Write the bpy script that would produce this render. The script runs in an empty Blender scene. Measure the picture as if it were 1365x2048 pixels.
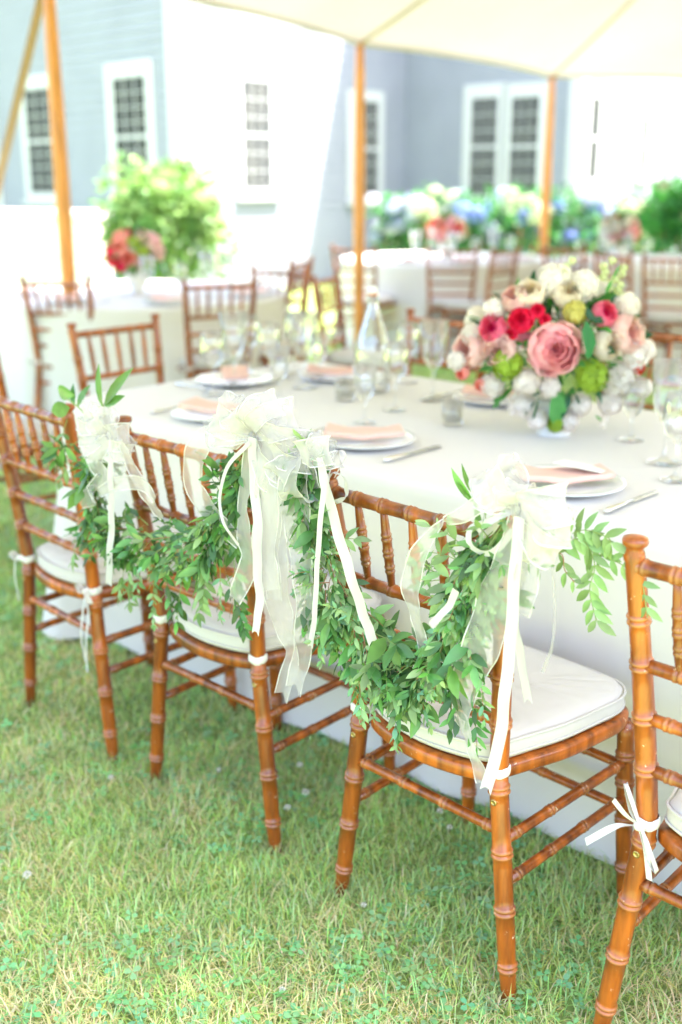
import bpy, bmesh, math, random
import numpy as np
from mathutils import Vector, Matrix, noise
random.seed(7); np.random.seed(7)
PI = math.pi
sc = bpy.context.scene
col = sc.collection

# ------------------------------------------------------------------ camera
TH = 0.29; CAM_H = 1.42; FPX = 2211.0
cam_d = bpy.data.cameras.new('camera'); cam = bpy.data.objects.new('camera', cam_d); col.objects.link(cam)
cam.location = (0, 0, CAM_H); cam.rotation_euler = (PI/2 - TH, 0, 0)
cam_d.sensor_fit = 'VERTICAL'; cam_d.sensor_height = 36; cam_d.lens = FPX*36/2048
cam_d.clip_start = 0.05; cam_d.clip_end = 500
cam_d.dof.use_dof = True; cam_d.dof.focus_distance = 1.86; cam_d.dof.aperture_fstop = 2.0
sc.camera = cam

# ------------------------------------------------------------------ sky and sun
SUN = Vector((1.77, -0.35, 4.0)).normalized()
w = bpy.data.worlds.new('World'); sc.world = w; w.use_nodes = True
nt = w.node_tree; bg = nt.nodes['Background']; sky = nt.nodes.new('ShaderNodeTexSky')
sky.sky_type = 'NISHITA'; sky.sun_disc = False
sky.sun_elevation = math.asin(SUN.z); sky.sun_rotation = math.atan2(SUN.x, SUN.y)
sky.air_density = 1.0; sky.dust_density = 3.5; sky.ozone_density = 1.0
nt.links.new(sky.outputs[0], bg.inputs[0]); bg.inputs[1].default_value = 0.15
sd = bpy.data.lights.new('sun', 'SUN'); sun = bpy.data.objects.new('sun', sd); col.objects.link(sun)
sd.energy = 4.0; sd.angle = math.radians(0.5); sd.color = (1.0, 0.94, 0.89)
sun.rotation_euler = SUN.to_track_quat('Z', 'Y').to_euler(); sun.location = (5, -1, 12)
sc.view_settings.view_transform = 'Standard'; sc.view_settings.look = 'None'
sc.view_settings.gamma = 1; sc.view_settings.use_curve_mapping = False
sc.view_settings.exposure = 3.0
sc.render.engine = 'CYCLES'
sc.cycles.use_denoising = True
sc.cycles.max_bounces = 10; sc.cycles.diffuse_bounces = 4; sc.cycles.transparent_max_bounces = 24
sc.cycles.glossy_bounces = 3; sc.cycles.transmission_bounces = 6
sc.cycles.caustics_reflective = False; sc.cycles.caustics_refractive = False

# ------------------------------------------------------------------ place helpers (pixel of the photograph -> world point)
def ray(px, py):
    xc = (px-682.5)/FPX; yc = -(py-1024)/FPX
    return Vector((xc, math.cos(TH)+yc*math.sin(TH), -math.sin(TH)+yc*math.cos(TH)))
CAM = Vector((0, 0, CAM_H))
def atz(px, py, z):
    d = ray(px, py); return CAM + d*((z-CAM_H)/d.z)
def aty(px, py, y):
    d = ray(px, py); return CAM + d*(y/d.y)
TA = 0.742
TO = Vector((.05, 2.53, 0)); TU = Vector((math.cos(TA), -math.sin(TA), 0)); TN = Vector((math.sin(TA), math.cos(TA), 0))
def atn(px, py, n):
    d = ray(px, py); k = (n + (TO-CAM).dot(TN))/d.dot(TN); return CAM + d*k
def tab(u, n, z=0): return TO + TU*u + TN*n + Vector((0, 0, z))

# ------------------------------------------------------------------ object helpers
def tag(o, label=None, cat=None, group=None, kind=None):
    if label: o['label'] = label
    if cat: o['category'] = cat
    if group: o['group'] = group
    if kind: o['kind'] = kind
    return o
def empty(name, loc=(0, 0, 0), rz=0, label=None, cat=None, group=None):
    o = bpy.data.objects.new(name, None); col.objects.link(o); o.location = loc; o.rotation_euler = (0, 0, rz)
    o.empty_display_size = .1
    return tag(o, label, cat, group)
def obj(name, me, parent=None, loc=None):
    o = bpy.data.objects.new(name, me); col.objects.link(o)
    if parent: o.parent = parent
    if loc is not None: o.location = loc
    return o
def children_of(o): return kids.get(o.name, [])
def copy_tree(o, parent=None):
    c = o.copy(); col.objects.link(c)
    if parent: c.parent = parent
    for ch in list(o.children): copy_tree(ch, c)
    return c

class MB:
    """collects vertices and faces, builds one mesh"""
    def __init__(s): s.v = []; s.f = []; s.m = []; s.c = []
    def add(s, vs, fs, mi=0, c=None):
        b = len(s.v); s.v += [tuple(p) for p in vs]; s.f += [tuple(i+b for i in f) for f in fs]; s.m += [mi]*len(fs)
        s.c += [c or (1, 1, 1, 1)]*len(vs)
    def box(s, lo, hi, mi=0, M=None):
        x0, y0, z0 = lo; x1, y1, z1 = hi
        vs = [Vector(p) for p in ((x0,y0,z0),(x1,y0,z0),(x1,y1,z0),(x0,y1,z0),(x0,y0,z1),(x1,y0,z1),(x1,y1,z1),(x0,y1,z1))]
        if M: vs = [M @ p for p in vs]
        s.add(vs, [(0,3,2,1),(4,5,6,7),(0,1,5,4),(1,2,6,5),(2,3,7,6),(3,0,4,7)], mi)
    def tube(s, pts, rad, seg=10, mi=0, cap=True, c=None):
        pts = [Vector(p) for p in pts]; n = len(pts)
        if not hasattr(rad, '__len__'): rad = [rad]*n
        t0 = (pts[1]-pts[0]).normalized(); a = t0.orthogonal().normalized(); vs = []
        for i, p in enumerate(pts):
            t = (pts[min(i+1, n-1)]-pts[max(i-1, 0)])
            if t.length < 1e-9: t = t0
            t = t.normalized(); a = (a - t*a.dot(t)).normalized(); b = t.cross(a)
            for k in range(seg):
                q = 2*PI*k/seg; vs.append(p + (a*math.cos(q)+b*math.sin(q))*rad[i])
        fs = []
        for i in range(n-1):
            for k in range(seg):
                k2 = (k+1) % seg; fs.append((i*seg+k, i*seg+k2, (i+1)*seg+k2, (i+1)*seg+k))
        if cap:
            fs.append(tuple(range(seg-1, -1, -1))); fs.append(tuple((n-1)*seg+k for k in range(seg)))
        s.add(vs, fs, mi, c)
    def lathe(s, prof, seg=24, M=None, mi=0, cap0=False, cap1=False):
        vs = []
        for r, z in prof:
            for k in range(seg):
                q = 2*PI*k/seg; p = Vector((r*math.cos(q), r*math.sin(q), z)); vs.append(M @ p if M else p)
        fs = []; n = len(prof)
        for i in range(n-1):
            for k in range(seg):
                k2 = (k+1) % seg; fs.append((i*seg+k, i*seg+k2, (i+1)*seg+k2, (i+1)*seg+k))
        if cap0: fs.append(tuple(range(seg-1, -1, -1)))
        if cap1: fs.append(tuple((n-1)*seg+k for k in range(seg)))
        s.add(vs, fs, mi)
    def grid(s, rows, mi=0, closed=False):
        nr = len(rows); nc = len(rows[0]); vs = [p for r in rows for p in r]; fs = []
        for i in range(nr-1):
            for k in range(nc if closed else nc-1):
                k2 = (k+1) % nc; fs.append((i*nc+k, i*nc+k2, (i+1)*nc+k2, (i+1)*nc+k))
        s.add(vs, fs, mi)
    def mesh(s, name, mats, smooth=True, color=False):
        me = bpy.data.meshes.new(name); me.from_pydata(s.v, [], s.f)
        for m in (mats if isinstance(mats, (list, tuple)) else [mats]): me.materials.append(m)
        if any(s.m): me.polygons.foreach_set('material_index', s.m)
        if smooth: me.polygons.foreach_set('use_smooth', [True]*len(me.polygons))
        if color:
            ca = me.color_attributes.new('tint', 'FLOAT_COLOR', 'POINT'); ca.data.foreach_set('color', [x for c in s.c for x in c])
        me.update(); return me
    def build(s, name, mats, parent=None, smooth=True, color=False, loc=None):
        return obj(name, s.mesh(name, mats, smooth, color), parent, loc)

def catmull(pts, per=6):
    P = [Vector(p) for p in pts]; out = []
    P = [P[0]*2-P[1]] + P + [P[-1]*2-P[-2]]
    for i in range(1, len(P)-2):
        for k in range(per):
            t = k/per; a, b, c, d = P[i-1], P[i], P[i+1], P[i+2]
            out.append(0.5*((2*b)+(c-a)*t+(2*a-5*b+4*c-d)*t*t+(3*b-a-3*c+d)*t**3))
    out.append(P[-2]); return out
def lerp_list(vals, n):
    out = []
    for i in range(n):
        t = i/(n-1)*(len(vals)-1); k = min(int(t), len(vals)-2); f = t-k
        out.append(vals[k]*(1-f)+vals[k+1]*f)
    return out
def rnd(a, b): return random.uniform(a, b)

# ------------------------------------------------------------------ materials
def new_mat(name):
    m = bpy.data.materials.new(name); m.use_nodes = True
    return m, m.node_tree, m.node_tree.nodes['Principled BSDF']
def mat(name, c, rough=.6, var=0, vscale=8, bump=0, bscale=60, spec=None, sheen=0, coat=0, metal=0, sub=0, c2=None, stretch=None):
    m, t, b = new_mat(name); N = t.nodes; L = t.links
    b.inputs['Base Color'].default_value = (*c, 1); b.inputs['Roughness'].default_value = rough
    b.inputs['Metallic'].default_value = metal
    if spec is not None: b.inputs['Specular IOR Level'].default_value = spec
    if sheen: b.inputs['Sheen Weight'].default_value = sheen
    if coat: b.inputs['Coat Weight'].default_value = coat; b.inputs['Coat Roughness'].default_value = .12
    tc = N.new('ShaderNodeTexCoord'); src = tc.outputs['Object']
    if stretch:
        mp = N.new('ShaderNodeMapping'); mp.inputs['Scale'].default_value = stretch; L.new(src, mp.inputs[0]); src = mp.outputs[0]
    if var or c2:
        n = N.new('ShaderNodeTexNoise'); n.inputs['Scale'].default_value = vscale; n.inputs['Detail'].default_value = 5
        L.new(src, n.inputs['Vector'])
        r = N.new('ShaderNodeValToRGB'); r.color_ramp.elements[0].position = .32; r.color_ramp.elements[1].position = .68
        d = c2 or tuple(x*(1-var) for x in c)
        r.color_ramp.elements[0].color = (*d, 1); r.color_ramp.elements[1].color = (*(c if c2 else tuple(min(1, x*(1+var)) for x in c)), 1)
        L.new(n.outputs[0], r.inputs[0]); L.new(r.outputs[0], b.inputs['Base Color'])
    if bump:
        n2 = N.new('ShaderNodeTexNoise'); n2.inputs['Scale'].default_value = bscale; n2.inputs['Detail'].default_value = 3
        L.new(src, n2.inputs['Vector']); bp = N.new('ShaderNodeBump'); bp.inputs['Strength'].default_value = bump; bp.inputs['Distance'].default_value = .01
        L.new(n2.outputs[0], bp.inputs['Height']); L.new(bp.outputs[0], b.inputs['Normal'])
    return m

def translucent(name, c, tr, weight=.4, rough=.5, var=.2, vscale=20, attr=False, bump=0):
    """thin material that lets light through: leaves, petals, cloth"""
    m, t, b = new_mat(name); N = t.nodes; L = t.links
    b.inputs['Roughness'].default_value = rough
    out = N['Material Output']; tl = N.new('ShaderNodeBsdfTranslucent'); mx = N.new('ShaderNodeMixShader')
    mx.inputs[0].default_value = weight
    hs = N.new('ShaderNodeHueSaturation'); hs.inputs['Color'].default_value = (*c, 1)
    if attr:
        at = N.new('ShaderNodeAttribute'); at.attribute_name = 'tint'
        mul = N.new('ShaderNodeMix'); mul.data_type = 'RGBA'; mul.blend_type = 'MULTIPLY'; mul.inputs[0].default_value = 1
        mul.inputs[6].default_value = (*c, 1); L.new(at.outputs['Color'], mul.inputs[7]); L.new(mul.outputs[2], hs.inputs['Color'])
    tc = N.new('ShaderNodeTexCoord'); n = N.new('ShaderNodeTexNoise'); n.inputs['Scale'].default_value = vscale; L.new(tc.outputs['Object'], n.inputs['Vector'])
    mr = N.new('ShaderNodeMapRange'); mr.inputs[1].default_value = .3; mr.inputs[2].default_value = .7; mr.inputs[3].default_value = 1-var; mr.inputs[4].default_value = 1+var
    L.new(n.outputs[0], mr.inputs[0]); L.new(mr.outputs[0], hs.inputs['Value'])
    L.new(hs.outputs[0], b.inputs['Base Color'])
    m2 = N.new('ShaderNodeMix'); m2.data_type = 'RGBA'; m2.blend_type = 'MULTIPLY'; m2.inputs[0].default_value = 1
    L.new(hs.outputs[0], m2.inputs[6]); m2.inputs[7].default_value = (*tr, 1); L.new(m2.outputs[2], tl.inputs[0])
    L.new(b.outputs[0], mx.inputs[1]); L.new(tl.outputs[0], mx.inputs[2]); L.new(mx.outputs[0], out.inputs[0])
    if bump:
        n2 = N.new('ShaderNodeTexNoise'); n2.inputs['Scale'].default_value = 300; L.new(tc.outputs['Object'], n2.inputs['Vector'])
        bp = N.new('ShaderNodeBump'); bp.inputs['Strength'].default_value = bump; bp.inputs['Distance'].default_value = .002
        L.new(n2.outputs[0], bp.inputs['Height']); L.new(bp.outputs[0], b.inputs['Normal'])
    return m

def wood_mat():
    m, t, b = new_mat('honey stained wood'); N = t.nodes; L = t.links
    tc = N.new('ShaderNodeTexCoord'); mp = N.new('ShaderNodeMapping'); mp.inputs['Scale'].default_value = (40, 40, 6)
    L.new(tc.outputs['Object'], mp.inputs[0])
    n = N.new('ShaderNodeTexNoise'); n.inputs['Scale'].default_value = 1.2; n.inputs['Detail'].default_value = 6; L.new(mp.outputs[0], n.inputs['Vector'])
    r = N.new('ShaderNodeValToRGB'); e = r.color_ramp.elements
    e[0].position = .3; e[0].color = (.13, .026, .003, 1); e[1].position = .72; e[1].color = (.48, .118, .010, 1)
    L.new(n.outputs[0], r.inputs[0])
    n2 = N.new('ShaderNodeTexNoise'); n2.inputs['Scale'].default_value = 55; n2.inputs['Detail'].default_value = 8; n2.inputs['Roughness'].default_value = .7
    L.new(tc.outputs['Object'], n2.inputs['Vector'])
    rr = N.new('ShaderNodeValToRGB'); rr.color_ramp.elements[0].position = .64; rr.color_ramp.elements[1].position = .68
    rr.color_ramp.elements[0].color = (0,0,0,1); rr.color_ramp.elements[1].color = (1,1,1,1); L.new(n2.outputs[0], rr.inputs[0])
    # worn lacquer along the turned rings (pointiness of the geometry itself)
    at = N.new('ShaderNodeAttribute'); at.attribute_name = 'tint'
    sep = N.new('ShaderNodeSeparateColor'); L.new(at.outputs['Color'], sep.inputs[0])
    n3 = N.new('ShaderNodeTexNoise'); n3.inputs['Scale'].default_value = 35; L.new(tc.outputs['Object'], n3.inputs['Vector'])
    sub = N.new('ShaderNodeMath'); sub.operation = 'SUBTRACT'; sub.inputs[0].default_value = 1; L.new(sep.outputs[0], sub.inputs[1])
    ml = N.new('ShaderNodeMath'); ml.operation = 'MULTIPLY'; L.new(sub.outputs[0], ml.inputs[0]); L.new(n3.outputs[0], ml.inputs[1])
    mx0 = N.new('ShaderNodeMix'); mx0.data_type = 'RGBA'; mx0.inputs[7].default_value = (.46, .22, .09, 1)
    L.new(ml.outputs[0], mx0.inputs[0]); L.new(r.outputs[0], mx0.inputs[6])
    mx = N.new('ShaderNodeMix'); mx.data_type = 'RGBA'; mx.inputs[7].default_value = (.75, .55, .36, 1)
    L.new(rr.outputs[0], mx.inputs[0]); L.new(mx0.outputs[2], mx.inputs[6])
    oi = N.new('ShaderNodeObjectInfo'); hs = N.new('ShaderNodeHueSaturation'); mr = N.new('ShaderNodeMapRange'); mr.inputs[3].default_value = .72; mr.inputs[4].default_value = 1.18
    L.new(oi.outputs['Random'], mr.inputs[0]); L.new(mr.outputs[0], hs.inputs['Value']); L.new(mx.outputs[2], hs.inputs['Color']); L.new(hs.outputs[0], b.inputs['Base Color'])
    b.inputs['Roughness'].default_value = .34; b.inputs['Coat Weight'].default_value = .35; b.inputs['Coat Roughness'].default_value = .16
    bp = N.new('ShaderNodeBump'); bp.inputs['Strength'].default_value = .15; bp.inputs['Distance'].default_value = .002
    L.new(n.outputs[0], bp.inputs['Height']); L.new(bp.outputs[0], b.inputs['Normal'])
    return m

def thin_glass(name, tint=(.99, .995, .995), refl=.03):
    m, t, b = new_mat(name); N = t.nodes; L = t.links; N.remove(b)
    tr = N.new('ShaderNodeBsdfTransparent'); tr.inputs[0].default_value = (*tint, 1)
    gl = N.new('ShaderNodeBsdfGlossy'); gl.inputs['Roughness'].default_value = .04; gl.inputs[0].default_value = (1, 1, 1, 1)
    lw = N.new('ShaderNodeLayerWeight'); lw.inputs[0].default_value = .35
    ad = N.new('ShaderNodeMath'); ad.operation = 'MULTIPLY_ADD'; ad.inputs[1].default_value = .6; ad.inputs[2].default_value = refl; ad.use_clamp = True
    L.new(lw.outputs['Fresnel'], ad.inputs[0]); mx = N.new('ShaderNodeMixShader'); L.new(ad.outputs[0], mx.inputs[0])
    L.new(tr.outputs[0], mx.inputs[1]); L.new(gl.outputs[0], mx.inputs[2]); L.new(mx.outputs[0], N['Material Output'].inputs[0])
    return m

def sheer(name, c, alpha):
    m, t, b = new_mat(name); N = t.nodes; L = t.links
    b.inputs['Base Color'].default_value = (*c, 1); b.inputs['Roughness'].default_value = .4; b.inputs['Sheen Weight'].default_value = .3
    tl = N.new('ShaderNodeBsdfTranslucent'); tl.inputs[0].default_value = (*c, 1)
    m1 = N.new('ShaderNodeMixShader'); m1.inputs[0].default_value = .45; L.new(b.outputs[0], m1.inputs[1]); L.new(tl.outputs[0], m1.inputs[2])
    tr = N.new('ShaderNodeBsdfTransparent'); m2 = N.new('ShaderNodeMixShader')
    lw = N.new('ShaderNodeLayerWeight'); lw.inputs[0].default_value = .5
    ma = N.new('ShaderNodeMath'); ma.operation = 'MULTIPLY_ADD'; ma.inputs[1].default_value = .45; ma.inputs[2].default_value = alpha; ma.use_clamp = True
    L.new(lw.outputs['Facing'], ma.inputs[0]); L.new(ma.outputs[0], m2.inputs[0])
    L.new(tr.outputs[0], m2.inputs[1]); L.new(m1.outputs[0], m2.inputs[2]); L.new(m2.outputs[0], N['Material Output'].inputs[0])
    return m

WOOD = wood_mat()
CREAM = mat('ivory cushion linen', (.56, .52, .475), .85, var=.03, bump=.25, bscale=700, sheen=.2)
TIE = mat('white cotton tie', (.66, .63, .60), .8, bump=.15, bscale=500)
LINEN = mat('white table linen', (.67, .63, .595), .85, var=.02, vscale=3, bump=.35, bscale=9, sheen=.15)
ORGANZA = sheer('white organza', (.71, .67, .68), .27)
SATIN = translucent('white satin ribbon', (.58, .55, .555), (1, .97, .97), .25, rough=.35, var=.02)
LEAF_A = translucent('fresh ruscus leaf', (.075, .215, .055), (1.2, 1.5, .5), .28, rough=.38, var=.3, vscale=25, attr=True)
LEAF_B = translucent('dusty eucalyptus leaf', (.15, .27, .14), (1.1, 1.3, .6), .25, rough=.5, var=.25, vscale=25, attr=True)
STEM = mat('green stem', (.20, .27, .08), .6)
STEM_R = mat('reddish stem', (.30, .14, .07), .6)
CHINA = mat('white china', (.84, .84, .83), .15, coat=.4)
PEACH = translucent('peach napkin linen', (.85, .55, .46), (1, .8, .7), .1, rough=.85, var=.04)
CARD = mat('white card', (.86, .85, .82), .7)
SILVER = mat('silver cutlery', (.75, .74, .72), .22, metal=1)
GLASS = thin_glass('clear glass')
CANVAS = translucent('cream tent canvas', (.64, .585, .61), (.98, .90, .95), .065, rough=.85, var=.04, vscale=1.2)
POLE = mat('varnished tent pole', (.62, .23, .045), .4, var=.25, vscale=5, coat=.3, stretch=(6, 6, 1))
ROPE = mat('tan webbing strap', (.45, .33, .20), .8)
SIDING = mat('blue grey painted siding', (.235, .245, .29), .7, var=.05, vscale=2)
TRIM = mat('white painted trim', (.44, .44, .455), .5)
PANE = mat('window pane', (.045, .048, .052), .7, c2=(.075, .075, .072), vscale=2.2, spec=0.0)
ROOFM = mat('grey roof shingle', (.12, .12, .13), .9, var=.2)
STONEW = mat('whitewashed stone', (.72, .70, .66), .9, var=.08, bump=.3, bscale=8)
BLADE = translucent('grass blade', (1, 1, 1), (1.0, 1.15, .6), .35, rough=.5, var=.12, vscale=6, attr=True)
PETAL = translucent('flower petal', (1, 1, 1), (1, .9, .9), .5, rough=.55, var=.05, attr=True)
CERAMIC = mat('white vase', (.82, .81, .78), .3)
BUSHM = translucent('shrub leaf', (1, 1, 1), (1.1, 1.2, .7), .35, rough=.5, var=.25, vscale=4, attr=True)
SOIL = mat('brown wicker planter', (.20, .12, .07), .8, var=.3, bump=.4)

# ------------------------------------------------------------------ ground
def ground_mat():
    m, t, b = new_mat('lawn'); N = t.nodes; L = t.links
    tc = N.new('ShaderNodeTexCoord'); n = N.new('ShaderNodeTexNoise'); n.inputs['Scale'].default_value = 1.6; n.inputs['Detail'].default_value = 9
    n.inputs['Roughness'].default_value = .75; L.new(tc.outputs['Object'], n.inputs['Vector'])
    r = N.new('ShaderNodeValToRGB'); e = r.color_ramp.elements; e[0].position = .35; e[0].color = (.14, .24, .07, 1); e[1].position = .7; e[1].color = (.42, .38, .19, 1)
    k = r.color_ramp.elements.new(.5); k.color = (.24, .32, .10, 1)
    L.new(n.outputs[0], r.inputs[0]); L.new(r.outputs[0], b.inputs['Base Color']); b.inputs['Roughness'].default_value = .95
    return m
def bumpz(x, y): return .012*noise.noise(Vector((x*.9, y*.9, 0)))
g = MB(); xs = [-80, -40, -20, -12] + [-8+i*.4 for i in range(41)] + [12, 20, 40, 80]; ys = [-60, -30, -12, -6] + [-4+i*.5 for i in range(47)] + [24, 40, 70, 120]
g.grid([[Vector((x, y, bumpz(x, y) if abs(x) < 9 and -4 < y < 20 else 0)) for x in xs] for y in ys])
tag(g.build('ground', ground_mat()), 'green lawn under the tent and around the house', kind='structure')

# grass blades: one uncountable mass
def make_grass():
    V = []; Fc = []; Cc = []
    def patch(y0, y1, xm, dens, seg, hmin, hmax, wd):
        # rejection in a widening wedge around the view
        area = 0; n = int(dens*(y1-y0)*2*(xm(y1)))
        y = np.random.uniform(y0, y1, n); x = np.random.uniform(-1, 1, n)*xm(y1); keep = np.abs(x) < np.array([xm(a) for a in y]); x = x[keep]; y = y[keep]
        n = len(x)
        nz = np.array([noise.noise(Vector((a*1.7, b*1.7, 3))) for a, b in zip(x, y)])
        nd = np.array([noise.noise(Vector((a*4.5, b*4.5, 9))) for a, b in zip(x, y)])
        dry_lit = np.clip(.40+.75*nz+.45*nd-.30*(y-1.9)-.22*np.maximum(x, -.6), 0.02, .72)
        # straw patches from noise; extra straw to front and left paints brighter light
        is_dry_lit = np.random.rand(n) < dry_lit
        h = np.random.uniform(hmin, hmax, n)*(1+.5*nd); h[is_dry_lit] *= .85
        ang = np.random.uniform(0, 2*PI, n)+nd*2; lean = np.random.uniform(.25, 1.25, n); lean[is_dry_lit] += .25
        lean = np.clip(lean, 0, 1.45)
        dx = np.cos(ang); dy = np.sin(ang); wdt = np.random.uniform(.6, 1.3, n)*wd
        z0 = np.array([bumpz(a, b) for a, b in zip(x, y)])-.003
        gcol = np.stack([np.random.uniform(.36, .68, n), np.random.uniform(.52, .78, n), np.random.uniform(.16, .34, n)], 1)
        dcol = np.stack([np.random.uniform(.75, .95, n), np.random.uniform(.62, .80, n), np.random.uniform(.34, .52, n)], 1)
        mix = np.random.rand(n, 1)*.5
        c = np.where(is_dry_lit[:, None], dcol, gcol); c = np.where((~is_dry_lit)[:, None] & (np.random.rand(n, 1) < .35), c*(1-mix)+np.array([.36, .44, .13])*mix, c)
        rows = []
        for k in range(seg+1):
            t = k/seg; a = lean*t*1.15
            hx = h*t*np.sin(a); hz = h*t*np.cos(a*.9)
            wk = wdt*(1-t**1.6)
            px = x+dx*hx; py = y+dy*hx; pz = z0+np.maximum(hz, .002*k)
            rows.append(np.stack([px-dy*wk, py+dx*wk, pz], 1)); rows.append(np.stack([px+dy*wk, py-dx*wk, pz], 1))
        rows.pop()  # the tip is one point
        P = np.stack(rows, 1); base = sum(len(a) for a in V); m = P.shape[1]
        V.append(P.reshape(-1, 3)); Cc.append(np.repeat(np.concatenate([c, np.ones((n, 1))], 1), m, 0))
        idx = base+np.arange(n)*m
        for k in range(seg-1):
            a = idx+2*k; Fc.append(np.stack([a, a+1, a+2], 1)); Fc.append(np.stack([a+1, a+3, a+2], 1))
        a = idx+2*(seg-1); Fc.append(np.stack([a, a+1, a+2], 1))
    patch(1.2, 2.6, lambda y: .36*y+.45, 21000, 3, .024, .062, .0017)
    patch(2.6, 4.4, lambda y: .36*y+.45, 9000, 2, .022, .058, .0023)
    patch(4.4, 10, lambda y: .38*y+.5, 1800, 2, .03, .06, .004)
    patch(10, 17.5, lambda y: .3*y, 350, 1, .04, .08, .012)
    V = np.concatenate(V); Fc = np.concatenate(Fc); Cc = np.concatenate(Cc)
    me = bpy.data.meshes.new('grass'); me.vertices.add(len(V)); me.vertices.foreach_set('co', V.ravel())
    me.loops.add(len(Fc)*3); me.loops.foreach_set('vertex_index', Fc.ravel().astype(np.int32))
    me.polygons.add(len(Fc)); me.polygons.foreach_set('loop_start', np.arange(0, len(Fc)*3, 3, dtype=np.int32))
    me.materials.append(BLADE); me.update(calc_edges=True)
    ca = me.color_attributes.new('tint', 'FLOAT_COLOR', 'POINT'); ca.data.foreach_set('color', Cc.ravel())
    tag(obj('grass', me), 'short mown green and straw coloured lawn grass', 'grass', kind='stuff')
make_grass()
def make_clover():
    m = MB()
    for i in range(6500):
        y = rnd(1.4, 4.6); x = rnd(-1, 1)*(.36*y+.35)
        if noise.noise(Vector((x*2.2, y*2.2, 5))) < -.02 + rnd(-.1, .1): continue
        z = bumpz(x, y)+rnd(.012, .032); s = rnd(.006, .0125); a0 = rnd(0, 6.28); c = (rnd(.20, .32), rnd(.46, .62), rnd(.18, .30), 1)
        tl = Vector((rnd(-.4, .4), rnd(-.4, .4), 1)).normalized()
        for k in range(3):
            a = a0+k*2.094; d = Vector((math.cos(a), math.sin(a), 0)); d -= tl*d.dot(tl); pr = tl.cross(d)
            p = Vector((x, y, z))
            m.add([p, p+d*s*.8+pr*s*.55, p+d*s*1.5+pr*s*.3, p+d*s*1.3, p+d*s*1.5-pr*s*.3, p+d*s*.8-pr*s*.55], [(0, 3, 2, 1), (0, 5, 4, 3)], 0, c)
    tag(m.build('clover', BLADE, color=True), 'low three leaved clover growing in the lawn', 'clover', kind='stuff')
make_clover()

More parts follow.
